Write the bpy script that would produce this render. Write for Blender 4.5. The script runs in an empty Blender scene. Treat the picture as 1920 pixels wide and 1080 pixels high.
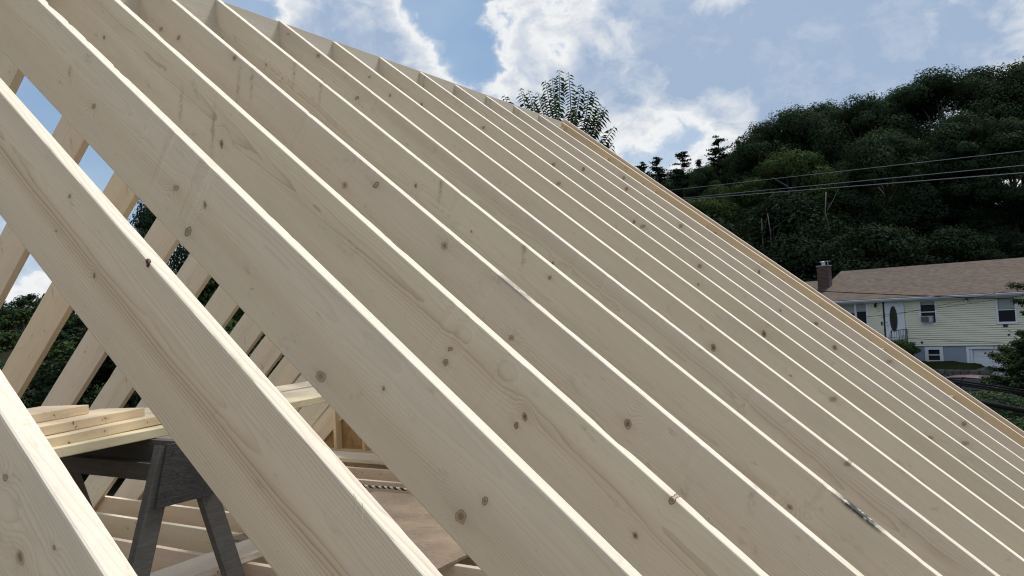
import bpy, bmesh, math, random
import numpy as np
from mathutils import Vector, Matrix
S = bpy.context.scene
COL = S.collection
R = math.radians
rnd = random.Random(7)

# ------------------------------------------------------------------ camera
CAM = Vector((3.27918747, 0.0, -1.67269585))
YAW, PIT, ROL, FPX = -0.554855535, 0.033346632, -0.0531997847, 1495.80545
cd = bpy.data.cameras.new('camera'); cam = bpy.data.objects.new('camera', cd); COL.objects.link(cam)
Fv = Vector((math.sin(YAW)*math.cos(PIT), math.cos(YAW)*math.cos(PIT), math.sin(PIT)))
R0 = Vector((math.cos(YAW), -math.sin(YAW), 0)); U0 = R0.cross(Fv)
cr, sr = math.cos(ROL), math.sin(ROL)
Rv = cr*R0 + sr*U0; Uv = -sr*R0 + cr*U0
M = Matrix((Rv, Uv, -Fv)).transposed().to_4x4(); M.translation = CAM
cam.matrix_world = M
cd.sensor_width = 36; cd.lens = 36*FPX/1920; cd.clip_start = .05; cd.clip_end = 3000
S.camera = cam
S.cycles.filter_width = 1.15

# ------------------------------------------------------------------ sun, sky, exposure
SUN_AZ, SUN_EL = R(16), R(60)
sd = bpy.data.lights.new('sun', 'SUN'); sd.energy = 4.3; sd.angle = R(10); sd.color = (1, .99, .97)
sun = bpy.data.objects.new('sun', sd); COL.objects.link(sun)
sdir = Vector((math.sin(SUN_AZ)*math.cos(SUN_EL), math.cos(SUN_AZ)*math.cos(SUN_EL), math.sin(SUN_EL)))
sun.rotation_euler = (-sdir).to_track_quat('-Z', 'Y').to_euler(); sun.location = (0, 0, 40)
S.view_settings.view_transform = 'Standard'; S.view_settings.look = 'None'
S.view_settings.exposure = 0.0; S.view_settings.gamma = 1; S.view_settings.use_curve_mapping = False

class G:
    """small node-graph builder"""
    def __init__(s, tree): s.t = tree; s.n = tree.nodes; s.l = tree.links
    def put(s, sock, v):
        if v is None: return
        if isinstance(v, bpy.types.NodeSocket): s.l.new(v, sock)
        elif isinstance(v, (tuple, list)) and len(v) == 3 and len(sock.default_value) == 4: sock.default_value = (*v, 1)
        else: sock.default_value = v
    def m(s, op, a, b=None, c=None, clamp=False):
        n = s.n.new('ShaderNodeMath'); n.operation = op; n.use_clamp = clamp
        for i, v in enumerate((a, b, c)): s.put(n.inputs[i], v)
        return n.outputs[0]
    def v(s, op, a, b=None, scale=None):
        n = s.n.new('ShaderNodeVectorMath'); n.operation = op
        s.put(n.inputs[0], a)
        if b is not None: s.put(n.inputs[1], b)
        if scale is not None: s.put(n.inputs['Scale'], scale)
        return n.outputs['Value'] if op in ('DOT_PRODUCT', 'LENGTH', 'DISTANCE') else n.outputs[0]
    def sep(s, a):
        n = s.n.new('ShaderNodeSeparateXYZ'); s.put(n.inputs[0], a); return n.outputs
    def com(s, x, y, z):
        n = s.n.new('ShaderNodeCombineXYZ')
        for i, q in enumerate((x, y, z)): s.put(n.inputs[i], q)
        return n.outputs[0]
    def noise(s, vec, scale=1, detail=2, rough=.5, dist=0, color=False):
        n = s.n.new('ShaderNodeTexNoise'); s.put(n.inputs['Vector'], vec)
        n.inputs['Scale'].default_value = scale; n.inputs['Detail'].default_value = detail
        n.inputs['Roughness'].default_value = rough; n.inputs['Distortion'].default_value = dist
        return n.outputs['Color' if color else 'Fac']
    def mix(s, f, a, b, mode='MIX'):
        n = s.n.new('ShaderNodeMix'); n.data_type = 'RGBA'; n.blend_type = mode; n.clamp_factor = True
        s.put(n.inputs[0], f); s.put(n.inputs[6], a); s.put(n.inputs[7], b); return n.outputs[2]
    def ss(s, x, a, b):
        n = s.n.new('ShaderNodeMapRange'); n.interpolation_type = 'SMOOTHSTEP'
        s.put(n.inputs[0], x); n.inputs[1].default_value = a; n.inputs[2].default_value = b; return n.outputs[0]
    def lin(s, x, a, b, c=0, d=1):
        n = s.n.new('ShaderNodeMapRange'); s.put(n.inputs[0], x)
        for i, q in enumerate((a, b, c, d)): n.inputs[1+i].default_value = q
        return n.outputs[0]
    def attr(s, name, typ='OBJECT'):
        n = s.n.new('ShaderNodeAttribute'); n.attribute_type = typ; n.attribute_name = name; return n
    def obj(s):
        return s.n.new('ShaderNodeTexCoord').outputs['Object']
    def geo(s, k='Position'):
        return s.n.new('ShaderNodeNewGeometry').outputs[k]
    def rand(s):
        return s.n.new('ShaderNodeObjectInfo').outputs['Random']
    def bump(s, h, strength=.3, dist=.01):
        n = s.n.new('ShaderNodeBump'); s.put(n.inputs['Height'], h)
        n.inputs['Strength'].default_value = strength; n.inputs['Distance'].default_value = dist
        return n.outputs[0]

world = bpy.data.worlds.new('World'); S.world = world; world.use_nodes = True
wt = world.node_tree; wt.nodes.clear(); g = G(wt)
sky = wt.nodes.new('ShaderNodeTexSky'); sky.sky_type = 'NISHITA'; sky.sun_disc = False
sky.sun_elevation = SUN_EL; sky.sun_rotation = SUN_AZ; sky.air_density = 1.0; sky.dust_density = 1.0; sky.ozone_density = 2.0
bg = wt.nodes.new('ShaderNodeBackground'); wo = wt.nodes.new('ShaderNodeOutputWorld')
bg.inputs[1].default_value = 0.093
D = wt.nodes.new('ShaderNodeTexCoord').outputs['Generated']
D = g.v('NORMALIZE', D)
def pix(u, v):
    return (Fv + (u-960)/FPX*Rv - (v-540)/FPX*Uv).normalized()
dz = g.sep(D)
Dw = g.com(dz[0], dz[1], g.m('MULTIPLY', dz[2], 1.35))
wob = g.noise(Dw, 9.0, 4, .6, color=True)
Dq = g.v('ADD', Dw, g.v('SCALE', g.v('SUBTRACT', wob, (.5, .5, .5)), scale=.075))
f1 = g.noise(Dq, 5.2, 8, .58)
f2 = g.noise(Dq, 21.0, 6, .62)
dens = g.m('ADD', g.m('MULTIPLY', g.m('SUBTRACT', f1, .5), 1.9), g.m('MULTIPLY', g.m('SUBTRACT', f2, .5), .50))
# broad cloud masses and clear gaps, by direction
BL = [(1480, 130, .125, .55), (1630, 60, .075, .36), (1300, 90, .05, .16), (1170, 50, .075, .17), (1560, 20, .10, .30), (1100, 170, .05, .14), (1010, 40, .035, .10), (940, 20, .02, .12),
      (665, 80, .055, .30), (745, 120, .035, .22), (570, 20, .04, .15), (905, 165, .042, .22), (1870, 75, .055, .16), (1760, 130, .05, .16), (1230, 210, .05, .20), (1545, 185, .045, .10), (1030, 200, .045, .26), (1180, 290, .035, .14),
      (880, 90, .020, -.34), (805, 20, .018, -.26), (1045, 15, .012, -.15), (1210, 262, .045, -.22), (1045, 95, .020, -.28), (1340, 255, .05, -.30), (1745, 60, .035, -.24), (960, 110, .016, -.15), (470, 10, .022, -.35),
      (120, 200, .09, -.40), (190, 320, .07, -.25), (55, 500, .05, .45)]
for u, v, sig, amp in BL:
    c = g.v('DOT_PRODUCT', D, tuple(pix(u, v)))
    wgt = g.m('EXPONENT', g.m('DIVIDE', g.m('SUBTRACT', c, 1.0), sig*sig))
    dens = g.m('ADD', dens, g.m('MULTIPLY', wgt, amp))
cov = g.ss(dens, -.05, .19)                    # cloud alpha
core = g.ss(dens, .14, .58)                    # thick, self shadowed
fine = g.noise(Dq, 19, 7, .62)
edge = g.m('MULTIPLY', g.ss(dens, .05, .11), g.m('SUBTRACT', 1.0, g.ss(dens, .13, .27)))
shade = g.m('ADD', core, g.m('MULTIPLY', g.m('SUBTRACT', fine, .53), 1.25), clamp=True)
ccol = g.mix(shade, (8.6, 8.8, 9.1), (3.85, 5.0, 6.8))
ccol = g.mix(g.m('MULTIPLY', edge, .75), ccol, (10.6, 10.6, 10.4))
veil = g.ss(g.noise(Dw, 2.3, 4, .6), .38, .66)  # thin high haze
skyc = g.mix(.62, sky.outputs[0], (3.4, 5.2, 7.7))
haze = g.ss(dz[2], .32, .02)
skyc = g.mix(g.m('MULTIPLY', haze, .26), skyc, (5.6, 7.0, 8.6))
skyc = g.mix(g.m('MULTIPLY', veil, .6), skyc, (6.2, 7.3, 8.6))
final = g.mix(g.m('MULTIPLY', cov, .95), skyc, ccol)
wt.links.new(final, bg.inputs[0]); wt.links.new(bg.outputs[0], wo.inputs[0])

# ------------------------------------------------------------------ helpers
def mat(name, rough=.8):
    m = bpy.data.materials.new(name); m.use_nodes = True
    b = m.node_tree.nodes['Principled BSDF']; b.inputs['Roughness'].default_value = rough
    return m, G(m.node_tree), b
def plain(name, col, rough=.7, metal=0, var=.15, scale=6, bumpk=0):
    m, g, b = mat(name, rough)
    n = g.noise(g.obj(), scale, 4, .6)
    dark = tuple(c*(1-var) for c in col); lite = tuple(min(1, c*(1+var)) for c in col)
    g.put(b.inputs['Base Color'], g.mix(n, dark, lite)); b.inputs['Metallic'].default_value = metal
    if bumpk: g.put(b.inputs['Normal'], g.bump(g.noise(g.obj(), scale*6, 4), bumpk))
    return m
def tag(o, label=None, cat=None, group=None, kind=None):
    for k, v in (('label', label), ('category', cat), ('group', group), ('kind', kind)):
        if v: o[k] = v
    return o
def empty(name, loc=(0, 0, 0), rot=(0, 0, 0), **kw):
    o = bpy.data.objects.new(name, None); COL.objects.link(o); o.location = loc; o.rotation_euler = rot
    o.empty_display_size = .1
    return tag(o, **kw)
def link(name, me, parent=None, loc=(0, 0, 0), rot=(0, 0, 0), m=None, **kw):
    o = bpy.data.objects.new(name, me); COL.objects.link(o); o.location = loc; o.rotation_euler = rot
    if parent: o.parent = parent
    if m and not me.materials: me.materials.append(m)
    return tag(o, **kw)
def me_from(verts, faces, name='mesh', smooth=False):
    me = bpy.data.meshes.new(name); me.from_pydata([tuple(map(float, v)) for v in verts], [], [tuple(map(int, f)) for f in faces]); me.update()
    if smooth: me.polygons.foreach_set('use_smooth', [True]*len(me.polygons))
    return me
class MB:
    def __init__(s): s.v = []; s.f = []
    def add(s, v, f):
        o = len(s.v); s.v += [tuple(q) for q in v]; s.f += [tuple(i+o for i in q) for q in f]; return s
    def box(s, a, b):
        (x0, y0, z0), (x1, y1, z1) = a, b
        return s.add([(x0,y0,z0),(x1,y0,z0),(x1,y1,z0),(x0,y1,z0),(x0,y0,z1),(x1,y0,z1),(x1,y1,z1),(x0,y1,z1)],
                     [(0,3,2,1),(4,5,6,7),(0,1,5,4),(1,2,6,5),(2,3,7,6),(3,0,4,7)])
    def prism(s, poly, axis, a, b):
        """polygon of 2-tuples extruded along axis from a to b"""
        n = len(poly)
        def P(q, t):
            return {'x': (t, q[0], q[1]), 'y': (q[0], t, q[1]), 'z': (q[0], q[1], t)}[axis]
        v = [P(q, a) for q in poly]+[P(q, b) for q in poly]
        f = [tuple(range(n)), tuple(range(2*n-1, n-1, -1))]+[(i, i+n, (i+1) % n+n, (i+1) % n) for i in range(n)]
        return s.add(v, f)
    def tube(s, pts, rad, n=6, cap=True):
        pts = [Vector(p) for p in pts]; rad = rad if isinstance(rad, (list, tuple)) else [rad]*len(pts)
        v = []; f = []
        up = Vector((0, 0, 1))
        for i, p in enumerate(pts):
            d = (pts[min(i+1, len(pts)-1)]-pts[max(i-1, 0)]).normalized()
            a = d.cross(up if abs(d.z) < .95 else Vector((1, 0, 0))).normalized(); b = d.cross(a)
            for k in range(n):
                t = 2*math.pi*k/n; v.append(p+rad[i]*(a*math.cos(t)+b*math.sin(t)))
        for i in range(len(pts)-1):
            for k in range(n):
                f.append((i*n+k, i*n+(k+1) % n, (i+1)*n+(k+1) % n, (i+1)*n+k))
        if cap: f += [tuple(range(n-1, -1, -1)), tuple((len(pts)-1)*n+k for k in range(n))]
        return s.add(v, f)
    def mesh(s, name='mesh', smooth=False, fix=True):
        me = me_from(s.v, s.f, name, smooth)
        if fix:
            bm = bmesh.new(); bm.from_mesh(me); bmesh.ops.recalc_face_normals(bm, faces=bm.faces); bm.to_mesh(me); bm.free()
        return me
    def build(s, name, m, parent=None, smooth=False, loc=(0, 0, 0), rot=(0, 0, 0), **kw):
        return link(name, s.mesh(name, smooth), parent, loc, rot, m, **kw)

# ------------------------------------------------------------------ materials: lumber
def lumber_mat():
    m, g, b = mat('spruce_lumber', .72)
    P = g.obj(); x, y, z = g.sep(P)
    seed = g.attr('seed').outputs['Fac']; tone = g.attr('tone').outputs['Vector']; band = g.attr('band').outputs['Fac']
    sv = g.com(g.m('MULTIPLY', seed, 13.7), g.m('MULTIPLY', seed, 7.1), g.m('MULTIPLY', seed, 3.3))
    long1 = g.v('ADD', g.v('MULTIPLY', P, (.55, 3.0, 3.0)), sv)
    wl = g.v('SUBTRACT', g.noise(long1, 1.0, 3, .5, color=True), (.5, .5, .5))
    wl3 = g.sep(wl)
    zc = g.m('ADD', g.attr('pith').outputs['Fac'], g.m('MULTIPLY', wl3[0], .10))
    yc = g.m('ADD', .058, g.m('MULTIPLY', wl3[1], .075))
    # knots
    bumpr = None; core = None; rim = None; halo = None
    wk = g.v('SCALE', g.v('SUBTRACT', g.noise(P, 70, 2, .5, color=True), (.5, .5, .5)), scale=.008)
    wkx, _, wkz = g.sep(wk)
    kx = g.m('ADD', x, wkx); kz = g.m('ADD', z, wkz)
    wob2 = g.m('SUBTRACT', g.noise(P, 38, 3, .6), .5)
    for k in range(1, 9):
        a = g.sep(g.attr('knot%d' % k).outputs['Vector'])
        h1 = g.m('FRACT', g.m('MULTIPLY', a[0], 37.31)); h2 = g.m('FRACT', g.m('MULTIPLY', a[0], 91.77))
        dx = g.m('SUBTRACT', kx, a[0]); dzz = g.m('SUBTRACT', kz, a[1])
        sk = g.m('ADD', dx, g.m('MULTIPLY', dzz, g.m('SUBTRACT', h1, .5)))
        d = g.m('DIVIDE', g.m('SQRT', g.m('ADD', g.m('POWER', g.m('MULTIPLY', sk, g.m('ADD', .85, g.m('MULTIPLY', h2, .5))), 2), g.m('POWER', g.m('MULTIPLY', dzz, .95), 2))), g.m('MAXIMUM', a[2], .002))
        dn = g.m('ADD', d, g.m('MULTIPLY', wob2, .9))
        ce = g.m('MULTIPLY', g.ss(dn, 1.1, .35), g.m('ADD', .42, g.m('MULTIPLY', h1, .55)))
        ri = g.m('MULTIPLY', g.m('MULTIPLY', g.ss(dn, 1.28, 1.05), g.ss(dn, .74, .98)), g.m('ADD', .25, g.m('MULTIPLY', h2, .7)))
        ha = g.m('EXPONENT', g.m('MULTIPLY', g.m('ADD', g.m('ABSOLUTE', g.m('MULTIPLY', sk, .55)), g.m('ABSOLUTE', g.m('MULTIPLY', dzz, 1.0))), g.m('DIVIDE', -.85, g.m('MAXIMUM', a[2], .002))))
        br = g.m('MULTIPLY', g.m('EXPONENT', g.m('MULTIPLY', g.m('POWER', g.m('MULTIPLY', d, .27), 2), -1)), g.m('MULTIPLY', a[2], 2.3))
        mx = lambda p, q: q if p is None else g.m('MAXIMUM', p, q)
        core = mx(core, ce); rim = mx(rim, ri); halo = mx(halo, ha); bumpr = br if bumpr is None else g.m('ADD', bumpr, br)
    ry = g.m('SUBTRACT', y, yc); rz = g.m('SUBTRACT', z, zc)
    r = g.m('SQRT', g.m('ADD', g.m('POWER', ry, 2), g.m('POWER', rz, 2)))
    r = g.m('ADD', g.m('ADD', r, bumpr), g.m('MULTIPLY', x, .006))
    r = g.m('ADD', r, g.m('MULTIPLY', g.m('SUBTRACT', g.noise(g.v('ADD', g.v('MULTIPLY', P, (1.6, 9, 9)), sv), 2.2, 3), .5), .010))
    fr = g.m('FRACT', g.m('MULTIPLY', r, 185))
    late = g.m('MULTIPLY', g.m('POWER', fr, 3), g.ss(fr, 1.0, .93))
    # latewood lines strong only in bands
    bn = g.noise(g.v('ADD', g.v('MULTIPLY', P, (.35, 7, 7)), sv), 1.3, 2)
    bd = g.m('EXPONENT', g.m('MULTIPLY', g.m('POWER', g.m('DIVIDE', g.m('SUBTRACT', g.m('ADD', z, g.m('MULTIPLY', wl3[2], .05)), g.m('ADD', g.attr('bandz').outputs['Fac'], g.m('MULTIPLY', g.m('SUBTRACT', x, 2.0), -.012))), .026), 2), -1))
    ringk = g.m('ADD', g.m('MULTIPLY', g.ss(bn, .42, .72), .36), g.m('ADD', .14, g.m('MULTIPLY', bd, band)))
    pale = g.mix(g.noise(g.v('ADD', g.v('MULTIPLY', P, (.8, 5, 5)), sv), 1.5, 3, .55), (.672, .575, .458), (.775, .700, .588))
    heart = g.m('MULTIPLY', bd, g.m('MULTIPLY', band, .55))
    c = g.mix(heart, pale, (.50, .365, .25))
    c = g.mix(g.m('MULTIPLY', late, ringk), c, (.335, .23, .135))
    # fine fibre streaks, mill fuzz, cool/warm patches
    fib = g.noise(g.v('ADD', g.v('MULTIPLY', P, (6, 260, 260)), sv), 1.0, 3, .7)
    c = g.mix(g.m('MULTIPLY', g.ss(fib, .30, .80), .16), c, (.34, .25, .17))
    pat = g.noise(g.v('ADD', g.v('MULTIPLY', P, (1.3, 5, 5)), sv), 1.6, 4, .6)
    c = g.mix(g.m('MULTIPLY', g.ss(pat, .50, .78), .30), c, (.46, .43, .385))
    dirt = g.noise(g.v('ADD', g.v('MULTIPLY', P, (7, 14, 14)), sv), 1.7, 5, .7)
    c = g.mix(g.m('MULTIPLY', g.ss(dirt, .58, .80), .45), c, (.26, .20, .14))
    spk = g.noise(g.v('ADD', P, sv), 55, 2, .5)
    c = g.mix(g.m('MULTIPLY', g.ss(spk, .74, .82), .5), c, (.16, .10, .06))
    # sticker stains (short marks across the board)
    for k in range(1, 5):
        a = g.sep(g.attr('stain%d' % k).outputs['Vector'])
        dx = g.m('DIVIDE', g.m('ADD', g.m('SUBTRACT', x, a[0]), g.m('ADD', g.m('MULTIPLY', wkx, 3.0), g.m('MULTIPLY', g.m('SUBTRACT', z, a[1]), .55))), .011)
        dzz = g.m('DIVIDE', g.m('SUBTRACT', z, a[1]), g.m('MAXIMUM', a[2], .01))
        s_ = g.m('EXPONENT', g.m('MULTIPLY', g.m('ADD', g.m('POWER', dx, 2), g.m('POWER', dzz, 2)), -1))
        s_ = g.m('MULTIPLY', s_, g.ss(g.noise(P, 45, 4, .6), .3, .7))
        c = g.mix(g.m('MULTIPLY', s_, .68), c, (.235, .175, .11))
    c = g.mix(g.m('MULTIPLY', halo, .60), c, (.37, .255, .165))
    c = g.mix(core, c, g.mix(g.noise(P, 160, 3), (.085, .048, .030), (.24, .14, .08)))
    c = g.mix(rim, c, (.060, .036, .024))
    # blackened wane
    ch = g.sep(g.attr('char').outputs['Vector'])
    cm = g.m('MULTIPLY', g.ss(g.m('ABSOLUTE', g.m('ADD', g.m('SUBTRACT', x, ch[0]), g.m('MULTIPLY', wkx, 4))), .11, .03), g.ss(z, -.017, -.002))
    cm = g.m('MULTIPLY', cm, g.ss(g.noise(P, 40, 4, .6), .28, .5))
    c = g.mix(g.m('MULTIPLY', cm, ch[2]), c, (.020, .021, .026))
    c = g.mix(1.0, c, tone, 'MULTIPLY')
    g.put(b.inputs['Base Color'], c)
    hgt = g.m('ADD', g.m('MULTIPLY', fib, .5), g.m('ADD', g.m('MULTIPLY', late, .35), g.m('MULTIPLY', core, -.6)))
    g.put(b.inputs['Normal'], g.bump(hgt, .22, .002))
    b.inputs['Specular IOR Level'].default_value = .22
    return m
LUM = lumber_mat()
def wood_attrs(o, seed, tone=(1, 1, 1), band=.0, bandz=-.1, pith=None, knots=(), stains=(), char=(99, 99, 0), depth=.24, length=5.2, auto=5):
    q = random.Random(int(abs(seed)*1000)+5)
    o['seed'] = float(seed); o['tone'] = tuple(map(float, tone)); o['band'] = float(band); o['bandz'] = float(bandz)
    o['pith'] = float(pith if pith is not None else -depth*q.uniform(.2, .8))
    kn = list(knots)
    for _ in range(auto): kn.append((q.uniform(.1, length-.1), -depth*q.uniform(.05, .95), q.uniform(.002, .006)))
    kn = kn[:8]+[(90, 90, .01)]*(8-len(kn[:8]))
    for i, k in enumerate(kn): o['knot%d' % (i+1)] = tuple(map(float, k))
    st = list(stains)[:4]; st += [(90, 90, .03)]*(4-len(st))
    for i, k in enumerate(st): o['stain%d' % (i+1)] = tuple(map(float, k))
    o['char'] = tuple(map(float, char))

def lumber(L, d, t, seg=.1, bev=.004, c0=0.0, c1=0.0, seed=0, wane=0.0, bow=0.0, wav=.0012):
    """board along +X, top at z=0, bottom at z=-d; c0/c1 = tan of the end cuts; eased edges, uneven arris"""
    q = np.random.default_rng(int(abs(seed)*97)+3)
    n = max(2, int(L/seg)+1); xs = np.linspace(0, L, n)
    prof = []
    for sy, sz, ks in ((1, 0, (0, 45, 90)), (-1, 0, (90, 135, 180)), (-1, -1, (180, 225, 270)), (1, -1, (270, 315, 360))):
        cy = sy*(t/2-bev); cz = -bev if sz == 0 else -d+bev
        for a in ks: prof.append((cy+bev*math.cos(R(a)), cz+bev*math.sin(R(a))))
    prof = np.array(prof); k = len(prof)
    def nz(scale):
        m_ = max(3, int(L/scale)+3); v = q.normal(0, 1, m_); xi = xs/L*(m_-2)
        i = xi.astype(int); f = xi-i; f = f*f*(3-2*f); return v[i]*(1-f)+v[i+1]*f
    wz, wy = nz(1.3)*wav, nz(1.5)*wav
    V = np.zeros((n, k, 3))
    for i in range(k):
        V[:, i, 1] = prof[i, 0]+wy; V[:, i, 2] = prof[i, 1]+wz+bow*4*xs*(L-xs)/L**2
    if wane > 0:
        for grp, in_ in (((0, 1, 2), -1), ((3, 4, 5), 1)):
            chip = (np.clip(nz(.06)-.7, 0, 2)*.6+np.clip(nz(.025)-.8, 0, 2)*.7)*wane*np.clip(nz(.5)+.6, 0, 1.4)
            chip[:2] = 0; chip[-2:] = 0
            for j, (a_, b_) in zip(grp, ((.35, 1.0), (.8, .8), (1.0, .35))):
                V[:, j, 2] -= chip*b_*.55; V[:, j, 1] += in_*chip*a_*.8
    for i in range(k):
        V[:, i, 0] = xs
        V[0, i, 0] += -V[0, i, 2]*c0; V[-1, i, 0] += -V[-1, i, 2]*c1
    F = [(a*k+b, a*k+(b+1) % k, (a+1)*k+(b+1) % k, (a+1)*k+b) for a in range(n-1) for b in range(k)]
    F += [tuple(range(k-1, -1, -1)), tuple((n-1)*k+b for b in range(k))]
    me = me_from(V.reshape(-1, 3), F, 'lumber')
    bm = bmesh.new(); bm.from_mesh(me); bmesh.ops.recalc_face_normals(bm, faces=bm.faces); bm.to_mesh(me); bm.free()
    me.materials.append(LUM); return me

# ------------------------------------------------------------------ the roof frame
TH = 0.682939825; THL = R(40.1); SP = .4064; T = .038; Y1 = .986384; DP = .2366
H = [-.036, -.0217, -.0184, -.0116, -.0092, -.0024, .0028, -.002, .0041, .0059, .007, .0083, .0096, .0125, .0195]
BW = [0, -.0004, .0109, .0019, -.0024, .0009, -.0044, .0046, .0028, .0042, .0035, .0074, .0057, .0095, .008]
EY = [-.012, -.0094, -.0017, -.0061, .0002, .0073, .0064, .0065, .0065, .0061, .0001, -.0037, -.0054, -.0077, .0008]
def yk(k): return Y1+(k-1)*SP
KN = {0: [(2.79, -.06, .007), (2.88, -.12, .012), (2.93, -.05, .005)],
 1: [(2.068,-.044,.0058),(2.243,-.13,.0056),(2.067,-.134,.0035)],
 2: [(1.371,-.12,.011),(1.849,-.111,.0117),(1.98,-.083,.01),(1.962,-.181,.017),(2.578,-.186,.019),(2.745,-.087,.0062),(3.068,-.171,.0172),(3.093,-.101,.0105)],
 3: [(.635,-.145,.009),(1.469,-.131,.0143),(2.628,-.11,.0088),(2.636,-.149,.0118),(2.918,-.106,.011),(2.912,-.14,.01),(3.337,-.004,.0112),(3.318,-.137,.009)],
 4: [(.324,-.139,.014),(.46,-.116,.014),(1.671,-.123,.0150),(1.799,-.042,.0150),(2.183,-.048,.0190),(2.577,-.141,.0118),(3.048,-.102,.0230),(.842,-.018,.015)],
 5: [(1.654,-.092,.010),(3.524,-.126,.010),(2.395,-.036,.010),(.55,-.10,.007)], 6: [(.776,-.07,.014),(.407,-.021,.014),(3.571,-.011,.012)],
 7: [(2.863,-.068,.020),(.6,-.05,.010)], 8: [(3.351,-.027,.016),(.5,-.08,.012)], 9: [(1.37,-.056,.016),(2.865,-.054,.018),(.7,-.05,.012)],
 10: [(1.756,-.048,.014),(1.821,-.037,.021),(1.055,-.054,.018),(3.779,-.056,.012),(2.261,-.033,.018)],
 11: [(1.059,-.027,.022),(3.103,-.028,.026),(3.94,-.042,.022)], 12: [(1.243,-.027,.018),(1.751,-.022,.018),(2.884,-.039,.018),(3.897,-.02,.024)],
 13: [(1.0,-.03,.016),(2.3,-.03,.014),(3.35,-.025,.022)], 14: [(1.0,-.05,.012),(1.75,-.04,.012),(2.4,-.05,.011),(3.0,-.06,.016),(3.15,-.05,.012)]}
ST = {5: [(.738,-.047,.045),(.937,-.032,.05),(1.767,-.032,.055),(2.251,-.03,.045)], 4: [(3.441,-.024,.03),(.99,-.046,.06),(.93,-.102,.05)], 3: [(1.40,-.11,.07),(1.20,-.13,.05)], 2: [(1.2,-.1,.02)]}
TONE = {0: (1.06,1.05,1.02), 1: (1.02,1.0,.97), 5: (1.0,1.0,.945), 14: (.95,.84,.66)}
BAND = {1: (.72,-.115,-.10), 3: (.42,-.075,-.06), 2: (.18,-.12,-.05), 4: (.22,-.16,-.2), 6: (.3,-.05,-.1)}
rf = empty('roof_frame', (0, 0, 0), label='unfinished gable roof frame of bare pale spruce rafters nailed to a ridge board', cat='roof frame')
H.append(-.045); BW.append(0); EY.append(-.012)               # index -1: unseen extra rafter, added to bounce light onto the nearest one
for k in range(-1, 15):
    y = yk(k)+EY[k]; near = k <= 6
    x0 = .019/math.cos(TH)+H[k]*0
    me = lumber(5.05, DP, T, .02 if near else .06, .0045 if near else .003, math.tan(TH), math.tan(TH), seed=k+2, wane=(.0062 if k == 2 else .0018 if k in (0, 1) else .0044 if near else .003), bow=BW[k], wav=.0005)
    o = link('rafter', me, rf, (math.sin(TH)*H[k]+math.cos(TH)*(.019-math.sin(TH)*H[k])/math.cos(TH), y, math.cos(TH)*H[k]-math.sin(TH)*(.019-math.sin(TH)*H[k])/math.cos(TH)), (0, TH, 0))
    b_ = BAND.get(k, (rnd.uniform(0, .2), rnd.uniform(-.2, -.03), None))
    bs_ = rnd.uniform(.91, 1.03); tn = TONE.get(k, (bs_, bs_*rnd.uniform(.992, 1.004), bs_*rnd.uniform(.94, 1.01)))
    xs_ = -.019/math.cos(TH)
    wood_attrs(o, k+2.37, tn, b_[0], b_[1], b_[2], [(a+xs_, c, min(r_*.72, .0125)) for a, c, r_ in KN.get(k, [])], [(a+xs_, c, w) for a, c, w in ST.get(k, [])],
               char={5: (3.68+xs_, 0, .95), 4: (2.49+xs_, 0, .5)}.get(k, (99, 99, 0)), auto=3)
    if k == 14: o['label'] = 'yellow pine end rafter at the far gable'
# left slope
for k in range(1, 15):
    y = yk(k)+EY[k]; hh = -.004+rnd.uniform(-.006, .006)+(-.006 if k in (3, 4, 5, 6) else 0)
    me = lumber(5.05, DP, T, .08, .0035, math.tan(THL), math.tan(THL), seed=k+31, wane=.004)
    o = link('rafter', me, rf, (-math.sin(THL)*hh-.019+math.sin(THL)*hh, y, math.cos(THL)*hh-math.tan(THL)*(.019-math.sin(THL)*hh)), (0, THL, math.pi))
    wood_attrs(o, k+40.73, ((1.0, .95, .83) if k in (5, 14) else tuple(rnd.uniform(.93, 1.0)*c for c in (1.0, .99, .96))), rnd.uniform(0, .3), rnd.uniform(-.2, -.05), auto=8,
               stains=[(rnd.uniform(.8, 3.4), -rnd.uniform(.04, .18), .03) for _ in range(4)])
# ridge board (two lengths butted)
for (ya, yb, sd_) in ((.10, 3.42, 61), (3.423, 6.31, 62)):
    me = lumber(yb-ya, .286, T, .1, .002, seed=sd_)
    tilt = math.atan(.0029/.4064/math.cos(TH))
    o = link('ridge_board', me, rf, (0, ya, (-.030+.0029*(ya-yk(0))/SP)/math.cos(TH)+.001), (0, -tilt, math.pi/2)); wood_attrs(o, sd_+.11, (.97, .95, .91), depth=.286, length=3, auto=4)
# barge rafter and sheathing edge beyond the end rafter
yb = yk(14)+.019
for sgn, th, hh in ((1, TH, .046), (-1, THL, .03)):
    me = lumber(5.05, .16, .034, .1, .003, math.tan(th), math.tan(th), seed=70+sgn, wane=.002)
    o = link('barge_board', me, rf, (sgn*.004, yb+.016+.019, hh/math.cos(th)-.004*math.tan(th)), (0, th, 0 if sgn > 0 else math.pi), label='barge board toned brown for shade, outside the end rafter')
    wood_attrs(o, 71.3+sgn, (.82, .76, .72), depth=.16)  # tone darkened all over, standing in for shade on the near face

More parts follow.
